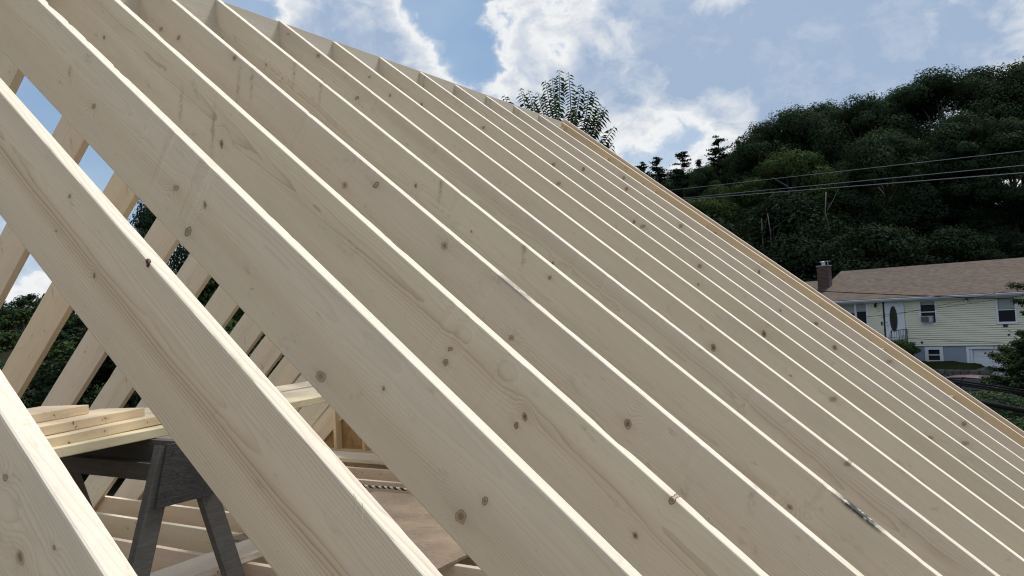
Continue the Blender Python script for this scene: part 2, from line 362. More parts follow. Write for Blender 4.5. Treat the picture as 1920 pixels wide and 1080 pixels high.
# ------------------------------------------------------------------ gable wall, house walls, floor
def osb_mat(name, a, b_, sc=14):
    m, g, b = mat(name, .8)
    v = g.v('MULTIPLY', g.obj(), (1, 1, .45)); n = g.noise(v, sc, 5, .7, 1.2); n2 = g.noise(v, 2.2, 3)
    c = g.mix(g.ss(n, .3, .7), a, b_); c = g.mix(g.m('MULTIPLY', g.ss(n2, .4, .7), .5), c, tuple(q*.5 for q in a))
    g.put(b.inputs['Base Color'], c); return m
SHEATH = osb_mat('sheathing_plywood', (.30, .175, .075), (.46, .30, .145))
gw = empty('gable_wall', (0, yb, -3.2), label='far gable wall with studs and brown plywood sheathing under the roof end', cat='wall')
b = MB()
xe = 3.9
b.prism([(-xe, -xe*math.tan(THL)+3.2+.02), (xe, -xe*math.tan(TH)+3.2+.02), (0, 3.2-.02)], 'y', .002, .014)
o = b.build('sheathing', SHEATH, gw)
for x in (2.067, 2.488, 2.899, 3.312, 1.66, 1.25, .84, .43, 0.02, -.42, -.83, -1.24, -1.65, -2.06, -2.47, -2.87, -3.28):
    th = TH if x > 0 else THL
    ztop = -abs(x)*math.tan(th)-.028; L = ztop+3.0
    if L < .08: L = .3
    me = lumber(L, T, .089, .4, .003, seed=abs(x)*10)
    # board local X runs down; thickness across world X, depth .089 along Y
    o = link('stud', me, gw, (x+.019, -.0445-.001, ztop+3.2), (0, math.pi/2, 0)); wood_attrs(o, 100+x, (.98, .86, .66), depth=T, length=L, auto=2)
me = lumber(7.4, T, .089, .5, .003, seed=5)
o = link('bottom_plate', me, gw, (-3.7, -.0445-.001, -3.0+3.2), (0, 0, 0)); wood_attrs(o, 88.2, (.95, .85, .68), depth=T, length=7)

# house under construction: lower walls
HB = -7.25
ow = empty('house_walls', (0, 3.2, HB), label='sheathed lower walls of the house under construction below the rafters', cat='house')
w = MB()
for x in (-3.62, 3.55): w.box((x, -3.1, 0), (x+.07, 3.03, HB*-1-3.21))
o = w.build('side_wall', SHEATH, ow)
w = MB(); w.box((-3.54, -3.1, 0), (3.54, -3.03, -HB-3.21)); w.build('end_wall', SHEATH, ow)
w = MB(); w.box((-3.54, 3.02, 0), (3.54, 3.088, -HB-3.21)); w.build('end_wall', SHEATH, ow)
for x in (-3.62, 3.55-.02):
    me = lumber(6.1, T, .09, .5, seed=x); o = link('top_plate', me, ow, (x+.045, -3.1, -HB-3.17), (0, 0, math.pi/2)); wood_attrs(o, 77+x, (.95, .88, .75), depth=T)

PLY = None
def ply_mat():
    m, g, b = mat('construction_plywood', .75)
    P = g.obj(); n = g.noise(g.v('MULTIPLY', P, (1.1, 3.2, 1)), 1.6, 5, .62, 1.6)
    rg = g.m('FRACT', g.m('MULTIPLY', n, 9)); rg = g.m('POWER', rg, 2)
    c = g.mix(n, (.20, .145, .095), (.42, .315, .21)); c = g.mix(g.m('MULTIPLY', rg, .62), c, (.16, .11, .075))
    c = g.mix(g.m('MULTIPLY', g.ss(g.noise(P, 2.5, 3), .5, .7), .6), c, (.40, .295, .20))
    g.put(b.inputs['Base Color'], c); g.put(b.inputs['Normal'], g.bump(n, .3, .01)); return m
PLY = ply_mat()
af = empty('attic_floor', (0, 3.2, -3.0), label='attic floor of parallel ceiling joists seen below the rafters', cat='floor')
for k in range(1, 14):
    for (xa, xb) in ((-3.55, -.02), (.0, 3.5)):
        me = lumber(xb-xa, .184, T, .25, .003, seed=k+200+xa, wane=.002)
        o = link('joist', me, af, (xa, yk(k)+.0385-3.2+(.0 if xa < -1 else .0385)+EY[k], -.002+rnd.uniform(-.004, .004)), (0, 0, 0)); wood_attrs(o, k+200.3+xa, tuple(rnd.uniform(.93, 1.0)*c for c in (1, .97, .90)), depth=.184, length=3.5, auto=6)
b = MB(); b.box((-.98, 3.32, -2.998), (.655, 4.70, -2.982)); o = b.build('plywood_sheet', PLY)
tag(o, 'sheet of stained plywood lying over the joists inside the roof', 'plywood')
sub = MB(); sub.box((-3.5, .15, -5.7), (3.5, 6.2, -5.65)); o = sub.build('subfloor', PLY, ow, loc=(0, -3.2, -HB))

# loose boards
def board(name, L, w, t, loc, rz, seed, label, tone=(1, 1, 1), group=None, rx=0, ry=0, cat='board'):
    """flat board along local X, w across, top at z=0"""
    me = lumber(L, t, w, .1, .003, seed=seed, wane=.002)
    o = link(name, me, None, loc, (rx, ry, rz)); wood_attrs(o, seed+.21, tone, depth=t, length=L, auto=5, knots=())
    return tag(o, label, cat, group)
def stackboard(xf, yf, slope, ya, yend, ztop, w, seed, label, tone):
    """front (+X side) top edge passes (xf,yf) with dx/dy=slope"""
    ang = math.atan2(1, slope); d = Vector((math.cos(ang), math.sin(ang), 0)); nrm = Vector((d.y, -d.x, 0))
    L = (yend-ya)/d.y; x0 = xf+slope*(ya-yf)
    p = Vector((x0, ya, ztop))-nrm*(w/2)
    return board('plank', L, w, .0378, p, ang, seed, label, tone, 'loose planks on the sawhorses')
stackboard(.30, 1.61, -.195, .72, 3.42, -2.072, .235, 301, 'lowest front plank of the pile on the grey sawhorse, greenish yellow edge', (1.0, .99, .80))
stackboard(-.195, 3.0, -.195, .20, 4.00, -2.077, .286, 302, 'wide pale plank lying flat behind the front bottom plank on the sawhorse', (1, .98, .90))
stackboard(-.500, 3.0, -.195, .10, 4.15, -2.070, .286, 303, 'rearmost plank in the bottom layer on the sawhorse', (1, .96, .88))
stackboard(.267, 1.575, -.27, .72, 2.20, -2.033, .235, 304, 'second plank up in the pile on the grey sawhorse', (.99, .92, .76))
stackboard(.21, 1.58, -.31, .70, 2.12, -1.9945, .235, 305, 'third plank up in the pile, its wide white top showing', (.98, .90, .74))
stackboard(.086, 1.614, -.36, .72, 1.905, -1.956, .235, 306, 'short topmost plank of the pile on the grey sawhorse', (.97, .88, .74))
board('plank', 2.6, .27, T, (-.507, .70, -2.957), R(92.5), 311, 'plank toned bright for sunlight, lying across the joists behind the sawhorse leg', (1.10, 1.10, 1.08))  # tone raised above the other boards in place of sunlight on the top
board('plank', 3.0, .30, T, (-3.9, 5.795, -2.955), R(-.5), 312, 'wide plank dotted with nails lying flat on the far joists', (1.0, .98, .93))

# sawhorses (weathered grey)
def grey_wood():
    m, g, b = mat('weathered_wood', .85)
    P = g.obj(); n = g.noise(g.v('MULTIPLY', P, (5, 5, 40)), 2.0, 5, .7, .6); n2 = g.noise(P, 9, 4, .6); n3 = g.noise(P, 70, 2)
    c = g.mix(n, (.042, .040, .037), (.175, .163, .150)); c = g.mix(g.m('MULTIPLY', g.ss(n2, .5, .75), .5), c, (.07, .062, .055))
    c = g.mix(g.ss(n3, .76, .8), c, (.012, .011, .011)); g.put(b.inputs['Base Color'], c); g.put(b.inputs['Normal'], g.bump(n, .4, .004)); return m
GREY = grey_wood()
def grey_x():
    m, g, b = mat('weathered_wood_lengthwise', .85)
    P = g.obj(); n = g.noise(g.v('MULTIPLY', P, (3, 30, 30)), 2.0, 5, .7, .6); n2 = g.noise(P, 11, 3, .6)
    c = g.mix(n, (.040, .037, .034), (.135, .124, .112)); c = g.mix(g.ss(n2, .66, .74), c, (.02, .017, .016))
    g.put(b.inputs['Base Color'], c); g.put(b.inputs['Normal'], g.bump(n, .4, .004)); return m
GREYX = grey_x()
def gusset_mat():
    m, g, b = mat('weathered_plywood', .9)
    P = g.obj(); n = g.noise(g.v('MULTIPLY', P, (1, 3.5, 14)), 2.2, 5, .65, 1.8); k = g.m('FRACT', g.m('MULTIPLY', n, 6))
    c = g.mix(n, (.030, .029, .029), (.085, .081, .078)); c = g.mix(g.m('MULTIPLY', g.m('POWER', k, 3), .8), c, (.014, .013, .013))
    g.put(b.inputs['Base Color'], c); g.put(b.inputs['Normal'], g.bump(k, .3, .003)); return m
GUSSET = gusset_mat()
def bar(p, q, w, t, wdir):
    p, q, wd = Vector(p), Vector(q), Vector(wdir).normalized(); d = (q-p).normalized()
    wd = (wd-d*wd.dot(d)).normalized(); td = d.cross(wd)
    v = [e+wd*a*w/2+td*c*t/2 for e in (p, q) for a, c in ((-1, -1), (1, -1), (1, 1), (-1, 1))]
    return v, [(0, 1, 2, 3), (7, 6, 5, 4), (0, 4, 5, 1), (1, 5, 6, 2), (2, 6, 7, 3), (3, 7, 4, 0)]
def sawhorse(x1, x0, yc, ztop, zfoot, label, rz=0):
    root = empty('sawhorse', (x1, yc, zfoot), (0, 0, rz), label=label, cat='sawhorse')
    h = ztop-zfoot; L = x1-x0
    MB().box((-L, -.020, h-.14), (.012, .020, h)).build('top_beam', GREYX, root)
    MB().box((-L+.03, -.075, h-.155), (-.045, -.023, h-.085)).build('side_rail', GREYX, root)
    for xx in (-.020, -L+.02):
        for sg in (-1, 1):
            dy0, dy1 = sg*.055, sg*.325
            v, f = bar((xx, dy0, h-.015), (xx, dy1, 0), .082, .038, (0, 1, 0)); MB().add(v, f).build('leg', GREY, root)
        s_ = 1 if xx > -.1 else -1
        MB().prism([(-.135, h-.245), (.135, h-.245), (.072, h-.005), (-.072, h-.005)], 'x', xx+s_*.0205, xx+s_*.0325).build('gusset', GUSSET, root)
        nb = MB()
        for yy, zz in ((-.05, .04), (.05, .05), (-.09, .2), (.09, .21), (-.03, .13), (.1, .1)): nb.box((xx+s_*.033, yy-.003, h-zz-.003), (xx+s_*.0345, yy+.003, h-zz+.003))
        nb.build('nail', plain('nail_steel', (.03, .03, .03), .4), root, kind='stuff')
    return root
sawhorse(.395, -.67, 2.045, -2.112, -3.0, 'weathered grey sawhorse with plywood gusset carrying the plank pile')

# rope on the plywood edge
def rope_mat():
    m, g, b = mat('braided_rope', .9)
    x, y, z = g.sep(g.obj())
    s_ = g.m('SINE', g.m('ADD', g.m('MULTIPLY', x, 95), g.m('MULTIPLY', z, 160)))
    g.put(b.inputs['Base Color'], g.mix(g.ss(s_, -.2, .2), (.62, .58, .48), (.025, .025, .035))); return m
pts = [(-2.2+i*.06, 4.76+.006*math.sin(i*1.3), -2.966+.003*math.sin(i*.9)) for i in range(44)]
b = MB().tube(pts, .011, 8); o = b.build('rope', rope_mat(), None, smooth=True)
tag(o, 'black and cream twisted rope lying along the plywood edge', 'rope')

# bark curl and splinters on the second rafter
pts = []
for i in range(9):
    a = R(-20+i*27); pts.append((1.836+.0105*math.cos(a), .955+i*.0022, -1.5375+.0095*math.sin(a)))
o = MB().tube(pts, [.0015, .0035, .0048, .0055, .0055, .005, .0042, .0032, .0012], 7).build('bark_curl', plain('dark_red_bark', (.055, .018, .018), .6, scale=80, var=.5), None, smooth=True)
tag(o, 'dark red curl of bark stuck on the top edge of a near rafter', 'bark')
SPL = plain('splinter_wood', (.66, .56, .42), .8)
sp = MB()
Yn = yk(1)+EY[1]-.0195
for (xa, za, xb_, zb_) in ((3.053, -.003, 3.073, -.030), (3.058, -.004, 3.083, -.026), (3.075, -.003, 3.096, -.018)):
    def W(X, Z, dy): return (X*math.cos(TH)+Z*math.sin(TH), Yn-dy, -X*math.sin(TH)+Z*math.cos(TH)-.018)
    sp.tube([W(xa, za, 0), W((xa+xb_)/2, (za+zb_)/2, .003), W(xb_, zb_, .010)], [.0006, .0005, .0002], 5)
sp.build('splinter', SPL, rf)
# ------------------------------------------------------------------ ground
def sstep(x, a, b):
    t = np.clip((x-a)/(b-a), 0, 1); return t*t*(3-2*t)
def ground_z(x, y):
    x = np.asarray(x, float); y = np.asarray(y, float)
    z = np.full(np.broadcast(x, y).shape, -7.25)
    z = z+sstep(y, 30, 42)*1.25                                      # up to the neighbour's yard
    z = z+sstep(y+.25*x, 48, 100)*12.5*sstep(x, -75, -20)            # wooded hill behind the neighbour
    z = z+sstep(-x, 14, 60)*3.0
    z = z+sstep(-x-.2*y, 60, 170)*6.5                                 # far wooded hill to the left
    z = z+(np.sin(x*.21+y*.13)*.12+np.sin(x*.07-y*.11)*.25)*sstep(np.hypot(x, y-3), 14, 30)
    return z
n = 150
u = np.sign(np.linspace(-1, 1, n))*np.abs(np.linspace(-1, 1, n))**2.4
gx, gy = np.meshgrid(u*900, u*900+20)
gz = ground_z(gx, gy)
V = np.stack([gx, gy, gz], -1).reshape(-1, 3)
idx = np.arange(n*n).reshape(n, n)
Fq = np.stack([idx[:-1, :-1], idx[:-1, 1:], idx[1:, 1:], idx[1:, :-1]], -1).reshape(-1, 4)
m_, g, b = mat('grass_ground', 1.0); b.inputs['Specular IOR Level'].default_value = 0.0
nn = g.noise(g.obj(), .6, 6, .65); n2 = g.noise(g.obj(), 14, 3)
c = g.mix(nn, (.018, .030, .011), (.042, .050, .020)); c = g.mix(g.m('MULTIPLY', n2, .5), c, (.032, .027, .017))
gx_ = g.sep(g.obj()); c = g.mix(g.m('MAXIMUM', g.ss(gx_[1], 50, 54), g.ss(gx_[0], -20, -26)), c, (.022, .021, .014))                # leaf litter under the wood
g.put(b.inputs['Base Color'], c); g.put(b.inputs['Normal'], g.bump(n2, .6, .05))
link('ground', me_from(V, Fq, 'ground', True), m=m_, kind='structure')
GZ = lambda x, y: float(ground_z(x, y))
# street and driveway as draped sheets
ASPH = plain('asphalt', (.052, .054, .058), .9, var=.25, scale=3)
def strip(name, path, half, m, dz=.03):
    vs = []; fs = []
    for i, (x, y) in enumerate(path):
        a = Vector(path[max(i-1, 0)]); c_ = Vector(path[min(i+1, len(path)-1)]); d = (c_-a).normalized(); nn_ = Vector((-d.y, d.x))
        for k in range(5):
            q = Vector((x, y))+nn_*half*(k/2-1); vs.append((q.x, q.y, GZ(q.x, q.y)+dz))
    for i in range(len(path)-1):
        for k in range(4): fs.append((i*5+k, i*5+k+1, i*5+k+6, i*5+k+5))
    return link(name, me_from(vs, fs), m=m, kind='structure')
strip('street', [(x, 30.6-.2126*(x-3.2)) for x in range(-60, 62, 3)], 3.0, ASPH)
strip('driveway', [(3.35+.2*(43.2-yy)*-.0, yy) for yy in np.arange(33.2, 43.8, .8)], 1.7, plain('driveway_asphalt', (.075, .076, .078), .9, var=.2, scale=3), .045)

# ------------------------------------------------------------------ the neighbour's house
def pm(name, col, rough=.6, var=.06, scale=4, **k): return plain(name, col, rough, var=var, scale=scale, **k)
SIDING = pm('pale_yellow_vinyl', (.76, .735, .59), .55); WHITE = pm('white_vinyl', (.66, .68, .72), .5); FOUND = pm('blue_grey_paint', (.26, .30, .365), .8, var=.1)
GUT = pm('gutter_aluminium', (.55, .58, .63), .4); DARKG, g, b = mat('window_glass', .08)
g.put(b.inputs['Base Color'], (.018, .022, .030)); b.inputs['Specular IOR Level'].default_value = .5
BLIND = pm('window_blind', (.30, .33, .34), .8); BLACK = pm('black_iron', (.012, .012, .015), .5); GREYP = pm('grey_plastic', (.35, .37, .38), .6)
CONC = pm('concrete', (.30, .29, .27), .9, var=.2, scale=6)
def shingle_mat():
    m, g, b = mat('brown_shingles', .92)
    x, y, z = g.sep(g.obj())
    row = g.m('FLOOR', g.m('DIVIDE', y, .14)); col = g.m('FLOOR', g.m('ADD', g.m('DIVIDE', x, .22), g.m('MULTIPLY', row, .37)))
    wn = g.n.new('ShaderNodeTexWhiteNoise'); wn.noise_dimensions = '2D'; g.put(wn.inputs['Vector'], g.com(col, row, 0))
    n = g.noise(g.obj(), .8, 4, .6)
    c = g.mix(wn.outputs['Value'], (.036, .022, .013), (.100, .063, .038)); c = g.mix(g.m('MULTIPLY', n, .5), c, (.062, .040, .025))
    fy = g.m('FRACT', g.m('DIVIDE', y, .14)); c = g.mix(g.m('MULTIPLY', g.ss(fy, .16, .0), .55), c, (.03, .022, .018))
    g.put(b.inputs['Base Color'], c); return m
SHING = shingle_mat()
def brick_mat():
    m, g, b = mat('chimney_brick', .9)
    bt = g.n.new('ShaderNodeTexBrick'); x, y, z = g.sep(g.obj()); g.put(bt.inputs['Vector'], g.com(g.m('ADD', x, y), z, 0))
    bt.inputs['Scale'].default_value = 1; bt.inputs['Brick Width'].default_value = .21; bt.inputs['Row Height'].default_value = .075; bt.inputs['Mortar Size'].default_value = .006
    bt.inputs['Color1'].default_value = (.062, .030, .027, 1); bt.inputs['Color2'].default_value = (.095, .046, .038, 1); bt.inputs['Mortar'].default_value = (.10, .088, .082, 1)
    g.put(b.inputs['Base Color'], bt.outputs['Color']); return m
BRICK = brick_mat()
HZ = -7.0
NH = empty('neighbour_house', (-1.1, 44.42, HZ), (0, 0, R(-12)), label='pale yellow sided split level house with brown shingle roof and white front door', cat='house')
def hz(z): return z-HZ                      # world height -> house local
XL, XR, DEP = -9.2, 8.6, 8.2
ZB, ZE, ZR = -4.30, -1.98, -.17             # siding base, soffit, ridge (world heights)
# core walls a little behind the siding
w = MB(); w.box((XL, .05, hz(-4.3)), (XR, DEP, hz(ZE+.25))); 
w.prism([(.05, hz(ZE+.25)), (DEP, hz(ZE+.25)), (4.2, hz(ZR-.12))], 'x', -4.6, XR); core = w.build('wall', SIDING, NH)
fb = MB()
for q0, q1 in (((XL+.04, .07, 0), (.80, DEP-.05, hz(-4.301))), ((1.48, .07, 0), (2.70, DEP-.05, hz(-4.301))), ((5.30, .07, 0), (XR-.04, DEP-.05, hz(-4.301))), ((.8, .07, 0), (1.48, .6, hz(-5.10))), ((2.70, .07, hz(-4.47)), (5.30, .6, hz(-4.301))), ((.80, .30, hz(-5.1)), (1.48, .6, hz(-4.301)))): fb.box(q0, q1)
fb.build('foundation', FOUND, NH)
# lapped siding with openings (holes): courses cut round the windows and door
holes = [(-1.12, -.06, -4.4, -2.00), (.60, 1.42, -3.24, -2.02), (3.95, 4.80, -3.30, -2.02), (-3.45, -1.86, -3.22, -2.00)]
sb = MB(); ex = .105; zz = ZB; 
while zz < ZE+.05:
    zt = min(zz+ex, ZE+.06); cuts = [(XL, XR)]
    for hx0, hx1, hz0, hz1 in holes:
        if zt > hz0+.01 and zz < hz1-.01:
            nc = []
            for a_, b_ in cuts:
                if hx0 > a_: nc.append((a_, min(b_, hx0)))
                if hx1 < b_: nc.append((max(a_, hx1), b_))
            cuts = [c_ for c_ in nc if c_[1]-c_[0] > .02]
    for a_, b_ in cuts:
        sb.prism([(.049, hz(zz)), (-.022, hz(zz)), (-.012, hz(zt)-.030), (.049, hz(zt)-.030)], 'x', a_, b_)
    zz += ex
o = sb.build('lapped_siding', SIDING, NH); o['kind'] = 'stuff'
for x in (XL-.02, XR-.06): MB().box((x, .0, hz(ZB)), (x+.09, .10, hz(ZE))).build('corner_trim', WHITE, NH)
# roof: two slopes with real thickness, lower wing on the left
def slope_roof(x0, x1, yr, zr, y0, z0, name, m, parent, back=False):
    L = math.hypot(yr-y0, zr-z0); a = math.atan2(zr-z0, yr-y0)
    b = MB().box((0, 0, -.06), (x1-x0, L, 0))
    if not back: return b.build(name, m, parent, loc=(x0, y0, hz(z0)), rot=(a, 0, 0))
    return b.build(name, m, parent, loc=(x1, 2*yr-y0, hz(z0)), rot=(a, 0, math.pi))
slope_roof(-4.75, XR+.25, 4.2, ZR, -.40, -1.845, 'roof_slope', SHING, NH); slope_roof(-4.75, XR+.25, 4.2, ZR, -.40, -1.845, 'roof_slope', SHING, NH, True)
slope_roof(XL-.3, -4.752, 3.1, -.66, -.40, -1.85, 'roof_slope', SHING, NH); slope_roof(XL-.3, -4.752, 3.1, -.66, -.40, -1.85, 'roof_slope', SHING, NH, True)
MB().prism([(.05, hz(ZE+.25)), (6.1, hz(ZE+.25)), (3.1, hz(-.74))], 'x', XL+.06, -4.7).build('gable_end', SIDING, NH)
# gutter: trough profile, soffit, fascia
gp = [(-.41, -1.875), (-.53, -1.875), (-.545, -1.895), (-.52, -1.93), (-.50, -1.985), (-.41, -1.985)]
MB().prism([(y, hz(z)) for y, z in gp], 'x', XL-.3, 4.98).build('gutter', GUT, NH)
MB().prism([(y, hz(z)) for y, z in gp], 'x', 4.983, XR+.25).build('gutter', GUT, NH)
MB().box((XL-.3, -.395, hz(-2.03)), (XR+.2, .04, hz(-2.005))).build('soffit', WHITE, NH)
def window(x0, x1, z0, z1, yf, fr=.07, name='window', mull=None, blind=None, sash=True, rev=.05):
    """casing proud of the wall, glass set back, meeting rail"""
    b = MB()
    for a_ in ((x0, x0+fr, z0, z1), (x1-fr, x1, z0, z1), (x0+fr, x1-fr, z1-fr, z1), (x0+fr, x1-fr, z0, z0+fr)):
        b.box((a_[0], yf-.03, hz(a_[2])), (a_[1], yf+.06, hz(a_[3])))
    b.box((x0-.03, yf-.055, hz(z0)-.025), (x1+.03, yf-.031, hz(z0)+.02))
    f = b.build(name, WHITE, NH)
    MB().box((x0+fr, yf+.035, hz(z0+fr)), (x1-fr, yf+.045, hz(z1-fr))).build('pane', DARKG, f)
    zm = (z0+z1)/2
    if sash: MB().box((x0+fr, yf+.012, hz(zm)-.022), (x1-fr, yf+.034, hz(zm)+.022)).build('sash', WHITE, f)
    if mull: MB().box((mull-.05, yf-.02, hz(z0+fr)), (mull+.05, yf+.033, hz(z1-fr))).build('mullion', WHITE, f)
    if blind:
        for (xa, xb, za) in blind: MB().box((xa, yf+.026, hz(za)), (xb, yf+.033, hz(z1-fr))).build('blind', BLIND, f)
    return f
BF = lambda: None
window(-3.45, -1.86, -3.22, -2.00, .0, .09, mull=-2.49, blind=[(-3.36, -2.55, -2.55), (-2.43, -1.96, -2.48)], sash=False)
w2 = window(.60, 1.42, -3.24, -2.02, .0, .085, blind=[(.70, 1.32, -2.28)])
w3 = window(3.95, 4.80, -3.30, -2.02, .0, .085, blind=[(4.05, 4.70, -2.62)])
bw = window(.73, 1.55, -5.16, -4.34, .05, .15)
# air conditioner in the second window: case, grille, bevel
ac = MB().box((.72, -.26, hz(-3.14)), (1.24, .03, hz(-2.82))).build('air_conditioner', GREYP, w2)
gr = MB().box((.755, -.268, hz(-3.11)), (1.10, -.261, hz(-2.85)))
for i in range(9): gr.box((.755, -.276, hz(-3.105+i*.029)), (1.10, -.268, hz(-3.105+i*.029)+.010))
tag(gr.build('condenser_grille', plain('ac_grille', (.10, .11, .12), .6), NH), None)
# front door: slab, casing, oval glass, handle
dr = MB().box((-1.03, -.005, hz(-4.30)), (-.22, .04, hz(-2.05))).build('door', pm('white_door_paint', (.66, .68, .74), .45), NH)
MB().box((-1.12, .0, hz(-4.30)), (-1.033, .05, hz(-2.03))).build('door_dark_stripe', plain('dark_stripe_paint', (.02, .022, .03), .8), dr)  # solid near-black stripe along the left side of the door
MB().box((-.217, -.03, hz(-4.30)), (-.09, .06, hz(-2.02))).build('door_casing', WHITE, dr)
def oval(cx, cz, rx, rz_, y0, y1, n=28): return MB().prism([(cx+rx*math.cos(2*math.pi*i/n), hz(cz+rz_*math.sin(2*math.pi*i/n))) for i in range(n)], 'y', y0, y1)
oval(-.62, -2.915, .185, .65, -.028, -.008).build('oval_trim', plain('dark_trim', (.05, .045, .042), .5), dr)
m_, g, b = mat('leaded_glass', .25); g.put(b.inputs['Base Color'], g.mix(g.ss(g.noise(g.obj(), 22, 3), .45, .6), (.012, .012, .011), (.040, .036, .026)))
oval(-.62, -2.915, .155, .60, -.033, -.029).build('oval_glass', m_, dr)
h = MB(); h.tube([(-.95, -.01, hz(-3.23)), (-.95, -.06, hz(-3.23)), (-.87, -.06, hz(-3.23))], .014, 6); h.tube([(-.95, -.01, hz(-3.08)), (-.95, -.035, hz(-3.08))], .025, 8); h.build('door_handle', BLACK, dr, kind='stuff')
# wall lantern, numbers, mailbox, flood light, meter boxes
b = MB(); b.box((-1.48, -.03, hz(-2.24)), (-1.40, .012, hz(-2.08))); b.tube([(-1.44, -.03, hz(-2.10)), (-1.44, -.10, hz(-2.07)), (-1.44, -.14, hz(-2.12))], .012, 6); b.tube([(-1.44, -.14, hz(-2.12)), (-1.44, -.14, hz(-2.16)), (-1.44, -.14, hz(-2.30))], [.02, .065, .045], 8)
b.build('wall_lantern', BLACK, NH)
SEG = {'1': ['tr', 'br'], '3': ['t', 'tr', 'm', 'br', 'b'], '8': ['t', 'tl', 'tr', 'm', 'bl', 'br', 'b'], '2': ['t', 'tr', 'm', 'bl', 'b'], '6': ['t', 'tl', 'm', 'bl', 'br', 'b']}
for i, d in enumerate('138'):
    x0 = -1.50+i*.095; z0 = -2.54; ww, hh, th_ = .058, .12, .016; b = MB()
    for q in SEG[d]:
        r_ = {'t': (0, hh-th_, ww, hh), 'm': (0, hh/2-th_/2, ww, hh/2+th_/2), 'b': (0, 0, ww, th_), 'tl': (0, hh/2, th_, hh), 'bl': (0, 0, th_, hh/2), 'tr': (ww-th_, hh/2, ww, hh), 'br': (ww-th_, 0, ww, hh/2)}[q]
        b.box((x0+r_[0], -.004, hz(z0+r_[1])), (x0+r_[2], .011, hz(z0+r_[3])))
    b.build('house_number', BLACK, NH)
MB().box((-1.235, -.05, hz(-3.22)), (-1.165, .012, hz(-3.03))).build('doorbell_box', BLACK, NH)
b = MB(); b.tube([(2.76, .0, hz(-2.08)), (2.76, -.06, hz(-2.10)), (2.76, -.16, hz(-2.16))], [.05, .06, .085], 9); fl = b.build('flood_light', BLACK, NH)
MB().tube([(2.76, -.161, hz(-2.161)), (2.76, -.175, hz(-2.17))], .068, 9).build('lamp_lens', pm('frosted_lens', (.8, .8, .78), .4), fl)
MB().box((4.20, -.06, hz(-3.46)), (4.38, .012, hz(-3.32))).build('outlet_box', BLACK, NH); MB().box((4.36, -.05, hz(-3.86)), (4.44, .012, hz(-3.78))).build('outlet_box', BLACK, NH)
for x, z in ((.26, -4.20), (.60, -4.18)): MB().box((x, -.05, hz(z)), (x+.08, .012, hz(z)+.11)).build('vent_hood', GREYP if x < .5 else BLACK, NH)
# garage door: panels recessed, casing, jamb
gd = MB().box((2.82, .20, hz(-6.55)), (5.20, .24, hz(-4.49))).build('garage_door', WHITE, NH)
for i in range(6):
    z1 = -4.51-i*.34
    pp = MB().box((2.84, .180, hz(z1-.322)), (5.18, .199, hz(z1))).build('panel', WHITE, gd)
gc = MB(); gc.box((2.57, .03, hz(-6.6)), (2.70, .10, hz(-4.36))); gc.box((2.70, .03, hz(-4.47)), (5.30, .10, hz(-4.36))); gc.box((5.30, .03, hz(-6.6)), (5.43, .10, hz(-4.36))); gc.box((2.70, .101, hz(-6.6)), (2.82, .22, hz(-4.47)))
gc.build('garage_casing', WHITE, NH)
# chimney
chn = MB().box((-5.08, 1.62, hz(-1.6)), (-4.44, 2.06, hz(.10))).build('chimney', BRICK, NH)
MB().box((-5.11, 1.59, hz(.101)), (-4.41, 2.09, hz(.15))).build('chimney_crown', CONC, chn)
cp = MB(); cp.tube([(-4.78, 1.85, hz(.15)), (-4.78, 1.85, hz(.33))], .11, 10); cp.build('flue', plain('steel_flue', (.45, .46, .47), .3, metal=.8), chn)
cp = MB(); cp.tube([(-4.78, 1.85, hz(.34)), (-4.78, 1.85, hz(.36)), (-4.78, 1.85, hz(.39))], [.20, .19, .04], 12); cp.box((-4.66, 1.65, hz(.37)), (-4.42, 2.05, hz(.385)))
for x in (-4.64, -4.46): cp.box((x, 1.66, hz(.15)), (x+.02, 1.68, hz(.369)))
cp.build('chimney_cap', plain('cap_metal', (.62, .63, .64), .35, metal=.6), chn)
for i in range(7): MB().box((-4.438, 1.63+i*.065, hz(-1.02+i*.045)), (-4.428, 1.70+i*.065, hz(-.92+i*.045))).build('step_flashing', plain('lead_flashing', (.12, .14, .2), .5), chn)
# stoop, steps and iron railing
st = MB(); st.box((-1.9, -1.25, 0), (.02, -.005, hz(-4.32))); st.build('stoop', CONC, NH)
for i in range(4): MB().box((-1.7, -1.25-.28*(i+1), 0), (-.35, -1.253-.28*i, hz(-4.32-.18*(i+1)))).build('step', CONC, NH)
rl = MB()
def rail_line(a, b_, n):
    a, b_ = Vector(a), Vector(b_); rl.tube([a, b_], .018, 5); lo = Vector((0, 0, .86)); rl.tube([a-lo*.88, b_-lo*.88], .012, 5)
    for i in range(n+1):
        p = a.lerp(b_, i/n); rl.tube([p, p-lo], .020 if i in (0, n) else .010, 5)
zr = hz(-3.44)
rail_line((-.02, -.05, zr), (-.02, -1.2, zr), 5); rail_line((-.02, -1.2, zr), (-.36, -1.2, zr), 3); rail_line((-1.85, -.05, zr), (-1.85, -1.2, zr), 7); rail_line((-1.85, -1.2, zr), (-1.70, -1.2, zr), 2)
rail_line((-.36, -1.22, zr), (-.36, -2.2, zr-.68), 5); rail_line((-1.70, -1.22, zr), (-1.70, -2.2, zr-.68), 5)
for i in range(3):
    rl.tube([(-.02+0*i, -.30-.3*i+.06*math.cos(t), zr-.4+.12*math.sin(t)) for t in np.linspace(0, 5.2, 9)], .008, 4)
rl.build('iron_railing', BLACK, NH, kind='stuff')

